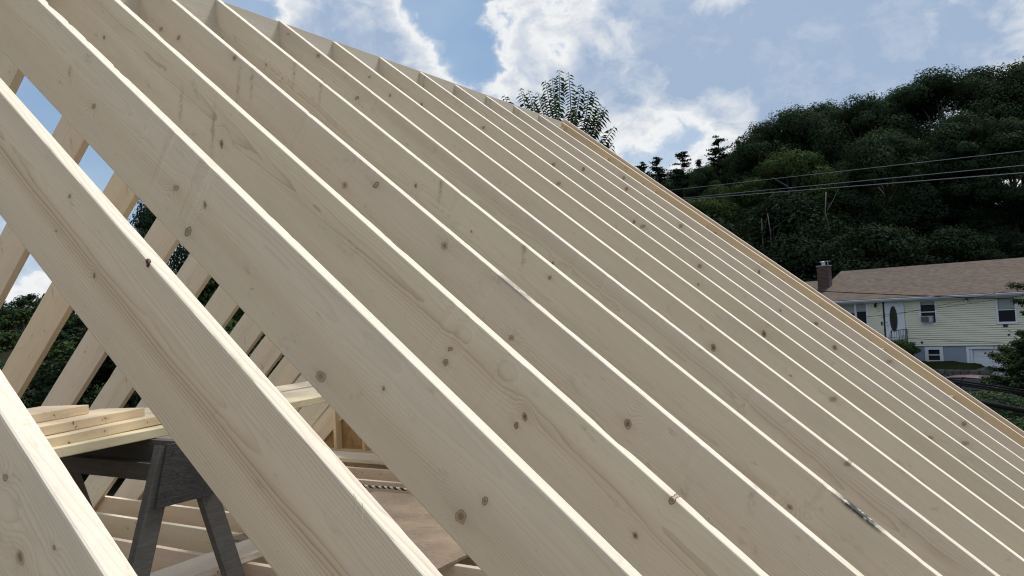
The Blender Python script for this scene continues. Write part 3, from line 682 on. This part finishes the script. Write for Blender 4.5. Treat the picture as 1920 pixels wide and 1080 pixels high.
# retaining wall, each stone a part
STONE = plain('field_stone', (.095, .09, .08), .95, var=.45, scale=5, bumpk=.5)
rw = empty('retaining_wall', (.3, 42.2, -6.3), (0, 0, R(-12)), label='low grey fieldstone retaining wall beside the driveway, below the grass mound', cat='stone wall')
q = random.Random(4); protos = []
for i in range(4):
    bm = bmesh.new(); bmesh.ops.create_cube(bm, size=1); bmesh.ops.bevel(bm, geom=bm.edges[:], offset=.14, segments=1, affect='EDGES')
    for v_ in bm.verts: v_.co += Vector((q.uniform(-.07, .07), q.uniform(-.07, .07), q.uniform(-.07, .07)))
    me = bpy.data.meshes.new('stone'); bm.to_mesh(me); bm.free(); me.materials.append(STONE); protos.append(me)
for row in range(5):
    x = -1.0+q.uniform(0, .2)
    while x < 1.75:
        w_ = q.uniform(.26, .52); o = link('stone', protos[q.randrange(4)], rw, (x+w_/2, q.uniform(-.04, .04), .10+row*.2), (q.uniform(-.06, .06), 0, q.uniform(-.08, .08)))
        o.scale = (w_*.98, .34, .205); x += w_
    yy = .25
    while yy < 1.6:
        w_ = q.uniform(.26, .5); o = link('stone', protos[q.randrange(4)], rw, (1.62+q.uniform(-.03, .03), yy+w_/2, .10+row*.2)); o.scale = (.32, w_*.98, .205); yy += w_
# grassy mound behind the stones
mv = []; mf = []
nx, ny = 26, 10
for j in range(ny):
    for i in range(nx):
        x = -5.5+i*(7.05/(nx-1)); y = .16+j*(1.9/(ny-1)); z = .98+.28*math.sin(j/(ny-1)*1.5)-.10*max(0, x)+q.uniform(-.03, .03)
        if i == nx-1: z = .9
        mv.append((x, y, z))
for j in range(ny-1):
    for i in range(nx-1): mf.append((j*nx+i, j*nx+i+1, (j+1)*nx+i+1, (j+1)*nx+i))
link('lawn', me_from(mv, mf, 'mound', True), None, (.3, 42.2, -6.3), (0, 0, R(-12)), bpy.data.materials['grass_ground'], kind='structure')

# ------------------------------------------------------------------ leaves and trees
def leaf_mat(name, a, b_, trans=.25):
    m = bpy.data.materials.new(name); m.use_nodes = True; t = m.node_tree; t.nodes.clear(); g = G(t)
    P = g.geo(); rr = g.n.new('ShaderNodeNewGeometry').outputs['Random Per Island']
    n = g.noise(P, .35, 3); c = g.mix(g.m('ADD', g.m('MULTIPLY', rr, .6), g.m('MULTIPLY', n, .45)), a, b_)
    c = g.mix(g.m('MULTIPLY', g.rand(), .35), c, tuple(q*.62 for q in b_))
    d = t.nodes.new('ShaderNodeBsdfDiffuse'); tr = t.nodes.new('ShaderNodeBsdfTranslucent'); gl = t.nodes.new('ShaderNodeBsdfGlossy'); gl.inputs['Roughness'].default_value = .5
    g.put(d.inputs[0], c); g.put(tr.inputs[0], g.mix(.5, c, (.10, .14, .03))); g.put(gl.inputs[0], (.5, .55, .6))
    m1 = t.nodes.new('ShaderNodeMixShader'); m1.inputs[0].default_value = trans; t.links.new(d.outputs[0], m1.inputs[1]); t.links.new(tr.outputs[0], m1.inputs[2])
    m2 = t.nodes.new('ShaderNodeMixShader'); m2.inputs[0].default_value = .002; t.links.new(m1.outputs[0], m2.inputs[1]); t.links.new(gl.outputs[0], m2.inputs[2])
    o = t.nodes.new('ShaderNodeOutputMaterial'); t.links.new(m2.outputs[0], o.inputs[0]); return m
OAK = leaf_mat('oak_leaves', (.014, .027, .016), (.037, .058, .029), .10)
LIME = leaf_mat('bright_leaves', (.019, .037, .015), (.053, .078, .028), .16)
SHADEL = leaf_mat('shade_darkened_leaves', (.008, .015, .010), (.020, .031, .017), .06)  # leaf colour darkened to stand in for the shade low in the wood
PINE = leaf_mat('pine_needles', (.014, .028, .020), (.032, .054, .032), .1)
CEDAR = leaf_mat('cedar_sprays', (.030, .050, .026), (.075, .105, .055), .2)
CHERRY = leaf_mat('cherry_leaves', (.020, .038, .020), (.045, .075, .035), .22)
BARK = plain('tree_bark', (.060, .050, .042), .95, var=.4, scale=4, bumpk=.5)
PALEB = plain('pale_bark', (.16, .145, .13), .95, var=.35, scale=4)
NR = np.random.default_rng(11)
def leaf_cloud(P, N, size, aspect=.6, jitter=.34):
    """one leaf (two triangles, slightly folded) at each P with normal N"""
    n = len(P); N = N+NR.normal(0, jitter, (n, 3)); N /= np.linalg.norm(N, axis=1, keepdims=True)+1e-9
    A = NR.normal(0, 1, (n, 3)); A -= N*(A*N).sum(1, keepdims=True); A /= np.linalg.norm(A, axis=1, keepdims=True)+1e-9
    B = np.cross(N, A); s_ = size*NR.uniform(.65, 1.35, (n, 1))
    V = np.stack([P-A*s_*.5, P-B*s_*aspect*.5+N*s_*.1, P+A*s_*.5, P+B*s_*aspect*.5+N*s_*.1], 1).reshape(-1, 3)
    return V
def quads_mesh(V, m, name='leaves', nrm=None):
    n = len(V)//4; me = bpy.data.meshes.new(name); me.vertices.add(len(V)); me.vertices.foreach_set('co', V.astype(np.float32).ravel())
    me.loops.add(n*4); me.loops.foreach_set('vertex_index', np.arange(n*4, dtype=np.int32)); me.polygons.add(n)
    me.polygons.foreach_set('loop_start', np.arange(0, n*4, 4, dtype=np.int32)); me.polygons.foreach_set('loop_total', np.full(n, 4, dtype=np.int32))
    me.update(calc_edges=True); me.materials.append(m)
    if nrm is not None:                                   # leaves of one clump are shaded together
        me.polygons.foreach_set('use_smooth', np.ones(n, bool)); nv = np.repeat(nrm/(np.linalg.norm(nrm, axis=1, keepdims=True)+1e-9), 4, 0)
        me.normals_split_custom_set_from_vertices(nv.tolist())
    return me
def limb(b, p, q_, r0, r1, sag=.0, n=5, seg=5):
    p, q_ = Vector(p), Vector(q_); pts = []
    for i in range(seg+1):
        t = i/seg; v = p.lerp(q_, t); k = math.sin(t*math.pi)
        pts.append(v+Vector((rnd.uniform(-.05, .05), rnd.uniform(-.05, .05), sag*k))*(q_-p).length*.35)
    b.tube(pts, [r0+(r1-r0)*i/seg for i in range(seg+1)], n)
def broadleaf(h, w, leafm, nclump, nleaf, size, trunkh=.3, seed=0, bark=BARK):
    """trunk with limbs, crown as many uneven leaf clumps on the limb ends: returns (trunk mesh, crown mesh)"""
    q = np.random.default_rng(seed); t = MB(); top = h*.78
    base = [(0, 0, -1.2), (0, 0, h*trunkh*.5), (q.normal(0, .15), q.normal(0, .15), h*trunkh), (q.normal(0, .4), q.normal(0, .4), h*.6), (q.normal(0, .6), q.normal(0, .6), top)]
    t.tube(base, [h*.026, h*.022, h*.019, h*.011, h*.004], 7)
    cl = []
    for i in range(nclump):
        a = q.uniform(0, 2*math.pi); f = q.uniform(0, 1); zz = h*(trunkh*.95+(1-trunkh)*f**.85*.93)
        prof = math.sin(min(1, (f*.86+.16))*math.pi)**.62
        rad = w*.46*prof*math.sqrt(q.uniform(.5, 1)); cl.append((rad*math.cos(a), rad*math.sin(a), zz, w*q.uniform(.11, .19)))
    Ps = []; Ns = []
    for i, (x, y, z, r_) in enumerate(cl):
        if i % 3 == 0: limb(t, Vector(base[2]).lerp(Vector(base[4]), min(.95, max(0, (z/h-trunkh)*.9))), (x*.9, y*.9, z), h*.008, h*.0018, .12)
        k = int(nleaf/nclump*q.uniform(.6, 1.4)); d = q.normal(0, 1, (k, 3)); d /= np.linalg.norm(d, axis=1, keepdims=True)
        rr = r_*(q.uniform(0, 1, (k, 1))**.30)*(1+.22*np.sin(d[:, :1]*5+i)*np.cos(d[:, 1:2]*4))
        Ps.append(np.array([x, y, z])+d*rr*np.array([1.15, 1.15, .68])); Ns.append(d+np.array([0, 0, .35]))
    P = np.concatenate(Ps); N = np.concatenate(Ns)
    tm = t.mesh('trunk', True, False); tm.materials.append(bark)
    return tm, quads_mesh(leaf_cloud(P, N, size, .75), leafm, 'crown', N+NR.normal(0, .22, N.shape))
def conifer(h, w, leafm, seed, ragged=.35):
    q = np.random.default_rng(seed); t = MB(); t.tube([(0, 0, -1), (0, 0, h*.5), (.1, 0, h*.98)], [h*.02, h*.012, h*.002], 6); Ps = []; Ns = []
    z = h*.22
    while z < h*.98:
        for _ in range(int(q.integers(3, 6))):
            a = q.uniform(0, 2*math.pi); L = w*.5*(1-(z/h)**1.3)*q.uniform(1-ragged, 1.15)+.25
            e = np.array([math.cos(a)*L, math.sin(a)*L, L*q.uniform(-.05, .35)]); z_ = z+q.uniform(-.5, .5)*h*.05; t.tube([(0, 0, z_), tuple(np.array([0, 0, z_])+e)], [h*.004, h*.001], 4, False)
            k = int(44*L+20); f = q.uniform(.15, 1, (k, 1)); Ps.append(np.array([0, 0, z_])+e*f+q.normal(0, .10+.05*L, (k, 3))*np.array([1, 1, .45])); Ns.append(np.tile([0, 0, 1.], (k, 1)))
        z += h*q.uniform(.025, .045)
    tm = t.mesh('trunk', True, False); tm.materials.append(BARK)
    return tm, quads_mesh(leaf_cloud(np.concatenate(Ps), np.concatenate(Ns), .26, .45, .6), leafm, 'crown')
TP = {'oak': [broadleaf(19, 13, OAK, 46, 62000, .25, .22, 1), broadleaf(19, 11.5, OAK, 40, 52000, .25, .26, 2), broadleaf(19, 14.5, OAK, 50, 64000, .25, .20, 3), broadleaf(19, 12, OAK, 33, 40000, .25, .28, 9)],
      'lime': [broadleaf(12, 9, LIME, 30, 24000, .19, .2, 4), broadleaf(12, 8, LIME, 26, 21000, .19, .18, 5)],
      'pine': [conifer(12, 8, PINE, 6, .7), conifer(12, 7, PINE, 7, .75), conifer(12, 9, PINE, 8, .7)],
      'under': [broadleaf(7, 6.5, SHADEL, 46, 15000, .165, .08, 12), broadleaf(7, 7, SHADEL, 46, 14500, .165, .08, 13)]}
HT = {'oak': 19, 'lime': 12, 'pine': 12, 'under': 7}
NAMES = {'oak': 'oak_tree', 'lime': 'bright_green_tree', 'pine': 'pine_tree', 'under': 'understorey_tree'}
def tree(kind, i, x, y, ztop, label, group, zb=None, wf=1.0):
    zb = GZ(x, y) if zb is None else zb; tm, cm = TP[kind][i % len(TP[kind])]
    r = empty(NAMES[kind], (x, y, zb), (0, 0, rnd.uniform(0, 6.28)), label=label, cat='tree', group=group); sc = (ztop-zb)/(HT[kind]*.985); r.scale = (sc*wf, sc*wf, sc)
    link('trunk', tm, r); link('crown', cm, r); return r
def at(u, v, d):
    return CAM+(Fv+(u-960)/FPX*Rv-(v-540)/FPX*Uv)*d
# silhouette of the wood: (u, v of the top, distance, kind, width factor)
G1 = 'trees of the wood behind the yellow house'
WOOD = [(1905, 118, 74, 'oak', 1.0, 'tallest dark oak at the right edge of the picture behind the house'),
 (1835, 128, 84, 'oak', 1.0, 'dark oak just left of the tallest one on the hill'), (1765, 130, 78, 'oak', .95, 'rounded dark oak above the middle of the yellow house'),
 (1690, 168, 86, 'oak', 1.0, 'dark oak above the front door side of the house roof'), (1612, 180, 80, 'oak', .9, 'dark oak above the brick chimney'),
 (1545, 190, 88, 'oak', .95, 'dark oak with flat top left of the chimney line'), (1478, 205, 82, 'oak', .9, 'dark oak on the left shoulder of the wood'),
 (1425, 232, 90, 'oak', .8, 'leftmost dark oak before the pines on the hill'), (1960, 130, 80, 'oak', 1.0, 'dark oak cut off by the right edge of the picture'),
 (1795, 210, 66, 'oak', .9, 'nearer dark oak in front of the tall ones, above the roof'), (1650, 245, 68, 'oak', .85, 'nearer rounded oak above the chimney end of the roof'), (1890, 225, 64, 'oak', .9, 'nearer dark oak at the right, above the roof ridge'),
 (1345, 255, 92, 'pine', 1.1, 'tall wispy pine left of the oaks on the skyline'), (1278, 283, 96, 'pine', 1.2, 'broad ragged pine on the skyline'), (1232, 296, 96, 'pine', 1.1, 'smaller pine left of the broad ragged pine'),
 (1203, 304, 98, 'pine', 1.1, 'leftmost pine just above the roof edge'), (1385, 262, 102, 'pine', .7, 'thin pine touching the left side of the oaks'), (1310, 300, 98, 'pine', .9, 'short pine between the two skyline pines'),
 (1350, 345, 80, 'lime', .8, 'light green tree at the left foot of the wood'), (1480, 272, 70, 'lime', 1.0, 'bright green tree in front of the dark oaks'), (1600, 300, 72, 'lime', .9, 'yellow green tree in the middle of the wood'), (1400, 330, 72, 'lime', .9, 'light green tree behind the power lines'),
 (1250, 405, 80, 'lime', .8, 'light green tree low beside the roof edge')]
for i, (u, v, d, kd, wf, lb) in enumerate(WOOD):
    p = at(u, v, d); tree(kd, i, p.x, p.y, p.z, lb, G1, wf=wf*(1.15 if kd == 'oak' else 1))
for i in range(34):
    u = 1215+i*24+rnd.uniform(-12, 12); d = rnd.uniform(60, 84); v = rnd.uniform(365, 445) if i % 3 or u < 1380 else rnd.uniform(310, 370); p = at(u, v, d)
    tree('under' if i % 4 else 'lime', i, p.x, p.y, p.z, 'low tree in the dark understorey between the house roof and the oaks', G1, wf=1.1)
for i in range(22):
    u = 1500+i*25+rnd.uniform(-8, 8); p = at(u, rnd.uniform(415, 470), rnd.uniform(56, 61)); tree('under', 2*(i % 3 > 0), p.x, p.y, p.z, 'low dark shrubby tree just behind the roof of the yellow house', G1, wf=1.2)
for i in range(12):
    u = 1330+i*52+rnd.uniform(-15, 15); p = at(u, 330+rnd.uniform(-30, 30), rnd.uniform(88, 100)); tree('oak', i+1, p.x, p.y, p.z, 'deep shaded oak inside the wood behind the house', 'shaded oaks deep in the wood', wf=.8)
for i, (u, v) in enumerate(((1196, 322), (1228, 326), (1262, 322), (1300, 318), (1335, 305), (1362, 292), (1390, 272))):
    p = at(u, v, 100+3*(i % 3)); tree('oak', i, p.x, p.y, p.z, 'dark tree in the low belt joining the skyline pines to the oaks', G1, wf=.9)
# pale bare trunks in the wood
for i, (u0, v0, u1, v1) in enumerate([(1488, 500, 1500, 400), (1512, 500, 1508, 420), (1452, 480, 1440, 400), (1560, 440, 1548, 360), (1420, 470, 1432, 410), (1470, 500, 1462, 440)]):
    a_ = at(u0, v0, 60); c_ = at(u1, v1, 60); a_.z = GZ(a_.x, a_.y)-.2; b = MB(); limb(b, a_, c_, .10, .03, .0, 6, 7)
    for k in range(4):
        t_ = .5+k*.12; p = a_.lerp(c_, t_); limb(b, p, p+Vector((rnd.uniform(-1.2, 1.2), rnd.uniform(-.4, .4), rnd.uniform(.8, 1.8))), .035, .008, .05, 4, 4)
    o = b.build('bare_tree', PALEB, None, True); tag(o, 'thin pale bare trunk standing in the dark wood', 'tree', 'bare pale trunks in the wood')
# far wooded hill to the left, seen between the rafters
FAR = [broadleaf(10, 9.5, OAK, 45, 2600, .62, .1, 21), broadleaf(10, 10, LIME, 45, 2600, .62, .1, 22), broadleaf(10, 8.5, OAK, 40, 2300, .62, .12, 23)]
TP['far'] = FAR; HT['far'] = 10; NAMES['far'] = 'hillside_tree'
G2 = 'trees on the far hill to the left'
sky_v = lambda u: 545-17*math.exp(-((u-80)/55)**2)+5*math.sin(u*.13)
for i in range(200):
    row = i//25; kk = i % 25; az = R(-77+kk*1.75+rnd.uniform(-.6, .6)); d = (168, 140, 116, 96, 78, 62, 50, 40)[row]*rnd.uniform(.95, 1.06)
    x = CAM.x+math.sin(az)*d; y = CAM.y+math.cos(az)*d
    el = R((3.1, 2.6, 1.8, .9, -.2, -1.6, -3.4, -5.4)[row]+rnd.uniform(-.55, .35)); zt = CAM.z+math.tan(el)*d
    if az > R(-36): continue
    zb = min(GZ(x, y), zt-5); tree('far', i, x, y, zt, 'round dark green tree in the forest on the far left hill', G2, zb=zb, wf=1.1)
# nearer tree showing between the left rafters
p = at(292, 372, 30); tree('oak', 3, p.x, p.y, p.z, 'nearer dark tree with sky showing through, seen between the left rafters', None, zb=-7.3, wf=.55)
p = at(405, 470, 26); tree('lime', 1, p.x, p.y, p.z, 'dark tree low between the left rafters', None, zb=-7.3, wf=.9)
p = at(200, 640, 30); tree('under', 0, p.x, p.y, p.z, 'bushy tree low behind the left rafters near the sawhorse', None, zb=-7.3, wf=1.5)

# cherry-like tree behind the ridge end: whip shoots with hanging leaves
def shoot_tree():
    root = empty('cherry_tree', (-6.4, 18.5, -7.25), label='leafy young tree with drooping leaves rising behind the far end of the ridge', cat='tree')
    b = MB(); V = []; q = np.random.default_rng(5); hb = 9.0
    b.tube([(0, 0, -.3), (.05, 0, 5), (0, .1, hb)], [.13, .10, .07], 8)
    ends = [(1050, 130), (1066, 135), (1022, 150), (1035, 145), (1090, 158), (975, 165), (990, 168), (1008, 172), (1018, 180), (1105, 168), (1116, 170), (945, 178), (1135, 200), (1128, 196), (1137, 208), (1152, 236), (1150, 268), (1140, 255), (1000, 190), (1085, 185), (1075, 205), (1110, 215), (1125, 262), (960, 200)]
    for (u, v) in ends:
        e = at(u, v, 21.3+q.uniform(-.8, .8)); e = Vector((e.x+6.4, e.y-18.5, e.z+7.25))
        base = Vector((e.x*.30+q.normal(0, .10), e.y*.3, hb+min(1.6, max(.05, (e.z-hb)*.32))+q.normal(0, .1))); mid = base.lerp(e, .5)+Vector((e.x*.10, 0, -.12-.10*abs(e.x)))
        pts = [base*(1-t)**2+mid*2*t*(1-t)+e*t*t for t in np.linspace(0, 1, 9)]; b.tube(pts, [.022-.002*i for i in range(9)], 5)
        L = (e-base).length; n_ = int(L/.038)
        for i in range(n_):
            t = .12+.88*i/n_; p = base*(1-t)**2+mid*2*t*(1-t)+e*t*t; d = ((mid-base)*(1-t)+(e-mid)*t).normalized()
            a = q.uniform(0, 6.28) if i % 2 else q.uniform(0, 6.28); s_ = Vector((math.cos(a)*.6, math.sin(a)*.6, 0))+Rv*(1 if i % 2 else -1); s_ = (s_-d*s_.dot(d)).normalized()
            ln = q.uniform(.15, .26)*(1.0-.35*(t > .92)); ax = (s_*.9+d*.35+Vector((0, 0, -.55-.25*q.uniform(0, 1)))).normalized(); wv = ax.cross(Vector((0, 0, 1))).normalized(); nv = wv.cross(ax)
            tip = p+ax*ln+Vector((0, 0, -.03)); m1 = p+ax*ln*.42
            V += [p, m1+wv*ln*.25+nv*.02, tip, m1-wv*ln*.25+nv*.02]
    tm = b.mesh('trunk', True, False); tm.materials.append(BARK); link('trunk', tm, root)
    link('crown', quads_mesh(np.array([tuple(v) for v in V]), CHERRY), root)
shoot_tree()

# feathery tree at the right edge in front of the garage
def cedar_tree():
    base = at(1972, 800, 27); zb = GZ(base.x, base.y)
    root = empty('cedar_tree', (base.x, base.y, zb), label='feathery green tree with layered sprays at the right edge before the garage', cat='tree')
    q = np.random.default_rng(8); b = MB(); Ps = []; Ns = []; zt = at(1955, 500, 27).z-zb
    b.tube([(0, 0, -.5), (0, 0, zt*.5), (.05, 0, zt)], [.12, .08, .015], 7); z = .5
    while z < zt*.97:
        for _ in range(5):
            a = q.uniform(0, 6.28); f = z/zt
            if f > .60 and q.uniform() < .72: continue
            L = (2.15*math.sqrt(max(.05, 1-(f/.66)**2.2)) if f < .60 else 1.5*(1.15-f*.6))*q.uniform(.6, 1.1)+.1
            e = np.array([math.cos(a)*L, math.sin(a)*L, L*q.uniform(-.02, .22)]); p0 = np.array([0, 0, z]); b.tube([tuple(p0), tuple(p0+e*.55), tuple(p0+e)], [.022, .012, .004], 4, False)
            k = int(300*L); t = q.uniform(.22, 1, (k, 1))**.8; side = np.array([-math.sin(a), math.cos(a), 0]); off = q.normal(0, 1, (k, 1))*(.30*(1.12-t))*L*.6
            Ps.append(p0+e*t+side*off+q.normal(0, .05, (k, 3))+np.array([0, 0, -.05])*np.abs(off)); Ns.append(np.tile([0, 0, 1.], (k, 1)))
        z += .155
    tm = b.mesh('trunk', True, False); tm.materials.append(BARK); link('trunk', tm, root)
    link('crown', quads_mesh(leaf_cloud(np.concatenate(Ps), np.concatenate(Ns), .115, .5, .45), CEDAR), root)
cedar_tree()
# low foliage in front of the car, hedge by the steps
def bush(name, loc, rx, ry, rz_, n, size, m, label, cat='bush', flat=False):
    q = np.random.default_rng(int(abs(loc[0])*100)); root = empty(name, loc, label=label, cat=cat); b = MB()
    for i in range(7): limb(b, (0, 0, -.2), (q.normal(0, rx*.4), q.normal(0, ry*.4), rz_*.9), .02, .006, .05, 4, 4)
    d = q.normal(0, 1, (n, 3)); d /= np.linalg.norm(d, axis=1, keepdims=True); d[:, 2] = np.abs(d[:, 2]) if flat else d[:, 2]
    r_ = q.uniform(.35, 1, (n, 1))**.45*(1+.16*np.sin(d[:, :1]*9)*np.cos(d[:, 2:]*7+1)); P = d*r_*np.array([rx, ry, rz_])+np.array([0, 0, rz_*(.1 if flat else .95)])
    tm = b.mesh('stem', True, False); tm.materials.append(BARK); link('stem', tm, root); link('foliage', quads_mesh(leaf_cloud(P, d, size, .6), m), root)
p = at(1688, 668, 38.5); bush('hedge_bush', (p.x, p.y, p.z-.15), .85, .65, .50, 5200, .075, LIME, 'rounded green hedge bush beside the front steps')
p = at(1868, 792, 24); bush('low_shrub', (p.x, p.y, p.z-.25), 1.25, .8, .62, 5200, .10, CEDAR, 'feathery low shrub in front of the parked car'); 
p = at(1925, 840, 22); bush('low_shrub', (p.x, p.y, p.z-.5), .8, .8, .7, 2600, .10, CEDAR, 'dark shrub at the lower right edge beside the road')

# ------------------------------------------------------------------ parked car
def car():
    p = at(1826, 722, 34.5); zb = GZ(p.x, p.y)+.05; roofz = at(1805, 704.5, 35).z; zb = min(zb, roofz-1.42)
    root = empty('parked_car', (p.x+.25, p.y+.2, zb), (0, 0, R(-16)), label='dark maroon hatchback parked in the driveway behind the roof edge', cat='car')
    PAINT, g, b = mat('maroon_paint', .45); g.put(b.inputs['Base Color'], (.050, .011, .012)); b.inputs['Coat Weight'].default_value = .15
    h = roofz-zb
    # body loft: sections along x (length), front at +x
    secs = [(-2.05, .45, .78, .62), (-2.0, .30, .92, .74), (-1.4, .22, 1.0, .84), (-.4, .20, 1.0, .86), (.7, .20, .98, .86), (1.5, .22, .86, .84), (2.0, .28, .74, .76), (2.12, .40, .62, .6)]
    v = []; k = 10
    for x, z0, z1, hw in secs:
        z0 *= h/1.45; z1 *= h/1.45
        for a in ((-1, .12), (-1, .5), (-.96, .8), (-.80, 1.0), (-.3, 1.03), (.3, 1.03), (.80, 1.0), (.96, .8), (1, .5), (1, .12)):
            v.append((x, a[0]*hw, z0+(z1-z0)*a[1]))
    f = [(i*k+j, i*k+(j+1) % k, (i+1)*k+(j+1) % k, (i+1)*k+j) for i in range(len(secs)-1) for j in range(k)]+[tuple(range(k)), tuple((len(secs)-1)*k+j for j in range(k))]
    bd = MB().add(v, f).build('body', PAINT, root, True)
    # cabin: glass house and roof panel
    cs = [(-1.95, .92, .70), (-1.35, 1.34, .60), (-.5, 1.44, .60), (.25, 1.40, .60), (1.20, .92, .72)]
    s_ = h/1.45; v = []
    for x, z, hw in cs: v += [(x, -hw, z*s_), (x, hw, z*s_)]
    v += [(-1.95, -.80, .90*s_), (-1.95, .80, .90*s_), (1.2, -.82, .90*s_), (1.2, .82, .90*s_)]
    f = [(0, 1, 3, 2), (2, 3, 5, 4), (4, 5, 7, 6), (6, 7, 9, 8), (10, 0, 2, 4, 6, 8, 12), (11, 13, 9, 7, 5, 3, 1)]
    MB().add(v, f).build('window', DARKG, root)
    v = []
    for x, z in ((-1.50, 1.33), (-1.0, 1.435), (-.5, 1.45), (.0, 1.435), (.34, 1.385)):
        v += [(x, -.60, (z-.02)*s_), (x, -.35, (z+.015)*s_), (x, .35, (z+.015)*s_), (x, .60, (z-.02)*s_)]
    f = [(i*4+j, i*4+j+1, i*4+j+5, i*4+j+4) for i in range(4) for j in range(3)]
    MB().add(v, f).build('roof_panel', PAINT, root, True)
    for sg in (-1, 1):
        pb = MB(); pb.tube([(.30, sg*.605, 1.385*s_), (1.18, sg*.77, .93*s_)], .035, 5); pb.tube([(-.55, sg*.615, 1.43*s_), (-.6, sg*.80, .93*s_)], .04, 5); pb.tube([(-1.45, sg*.61, 1.33*s_), (-1.93, sg*.76, .92*s_)], .06, 5)
        pb.build('pillar', PAINT, root)
        for x in (-1.3, 1.35):
            wh = MB(); wh.tube([(x, sg*.66, .31), (x, sg*.85, .31)], .31, 18); o = wh.build('wheel', plain('tyre_rubber', (.015, .015, .015), .9), root)
            rm = MB(); rm.tube([(x, sg*.851, .31), (x, sg*.862, .31)], .19, 14); rm.build('rim', plain('alloy', (.4, .4, .42), .35, metal=.7), o)
        MB().box((2.0, sg*.5-.14, .60*s_), (2.09, sg*.5+.14, .70*s_)).build('headlight', pm('lamp_glass', (.6, .6, .6), .2), root)
        MB().box((.75, sg*.93-.07, .93*s_), (.95, sg*.93+.07, 1.05*s_)).build('mirror', PAINT, root)
car()

# ------------------------------------------------------------------ overhead wires
WIRE = plain('cable_black', (.013, .013, .016), .95); WIREL = plain('weathered_cable', (.15, .165, .175), .6)
WIRE.node_tree.nodes['Principled BSDF'].inputs['Specular IOR Level'].default_value = .1
def wire(p, q_, sag, rad, m, label, n=24, ext=(1.0, 1.0)):
    p, q_ = Vector(p), Vector(q_); d = q_-p; p2 = p-d*ext[0]; q2 = q_+d*ext[1]
    pts = []
    for i in range(n+1):
        t = i/n; pts.append(p2.lerp(q2, t)-Vector((0, 0, sag*(4*t*(1-t)))))
    o = MB().tube(pts, rad, 6).build('power_line', m, None, True); tag(o, label, 'cable', 'overhead cables along the street'); return o
def span(pix3, rad, sagk, m, label, ext):
    (u0, v0, d0), (u1, v1, d1) = pix3; wire(at(u0, v0, d0), at(u1, v1, d1), sagk, rad, m, label, ext=ext)
span([(1255, 357, 60), (1920, 283, 42)], .017, .0, WIREL, 'highest of the three thin wires crossing the dark wood', (.12, .6))
span([(1280, 371.5, 60), (1920, 310, 42)], .020, .0, WIREL, 'middle of the three thin wires crossing the dark wood', (.12, .6))
span([(1285, 374, 60), (1920, 324, 42)], .024, .0, WIREL, 'lowest and brightest of the three thin wires crossing the dark wood', (.12, .6))
span([(1530, 544, 30), (1920, 559, 30)], .016, .06, WIRE, 'black cable crossing the lower edge of the brown shingle roof', (.3, .5))
span([(1590, 596, 34), (1905, 553, 34)], .009, .10, WIRE, 'thin wire sloping across the front door and windows of the yellow house', (.2, .3))
span([(1690, 587, 34), (1880, 546, 34)], .007, .03, WIRE, 'thinnest wire above the air conditioner window', (.2, .3))
span([(1650, 631, 34), (1900, 643, 34)], .009, .02, WIRE, 'thin wire low across the yellow siding', (.3, .5))
for k, (dv, rd) in enumerate(((0, .017), (4.5, .020), (8, .013))):
    span([(1785, 712+dv, 16), (1920, 732+dv*1.1, 15)], rd, .0, (WIRE, WIRE, WIRE)[k], ('grey upper strand', 'thick black middle strand', 'thin black lower strand')[k]+' of the cable bundle before the garage', (2.0, 2.5))
span([(1850, 757, 14), (1920, 770, 13.5)], .045, .0, WIRE, 'thickest black cable low at the right edge', (2.5, 3.0))
span([(1800, 736, 16), (1920, 757, 15)], .006, .0, WIRE, 'thin slack wire under the black cable bundle', (2.0, 2.5))
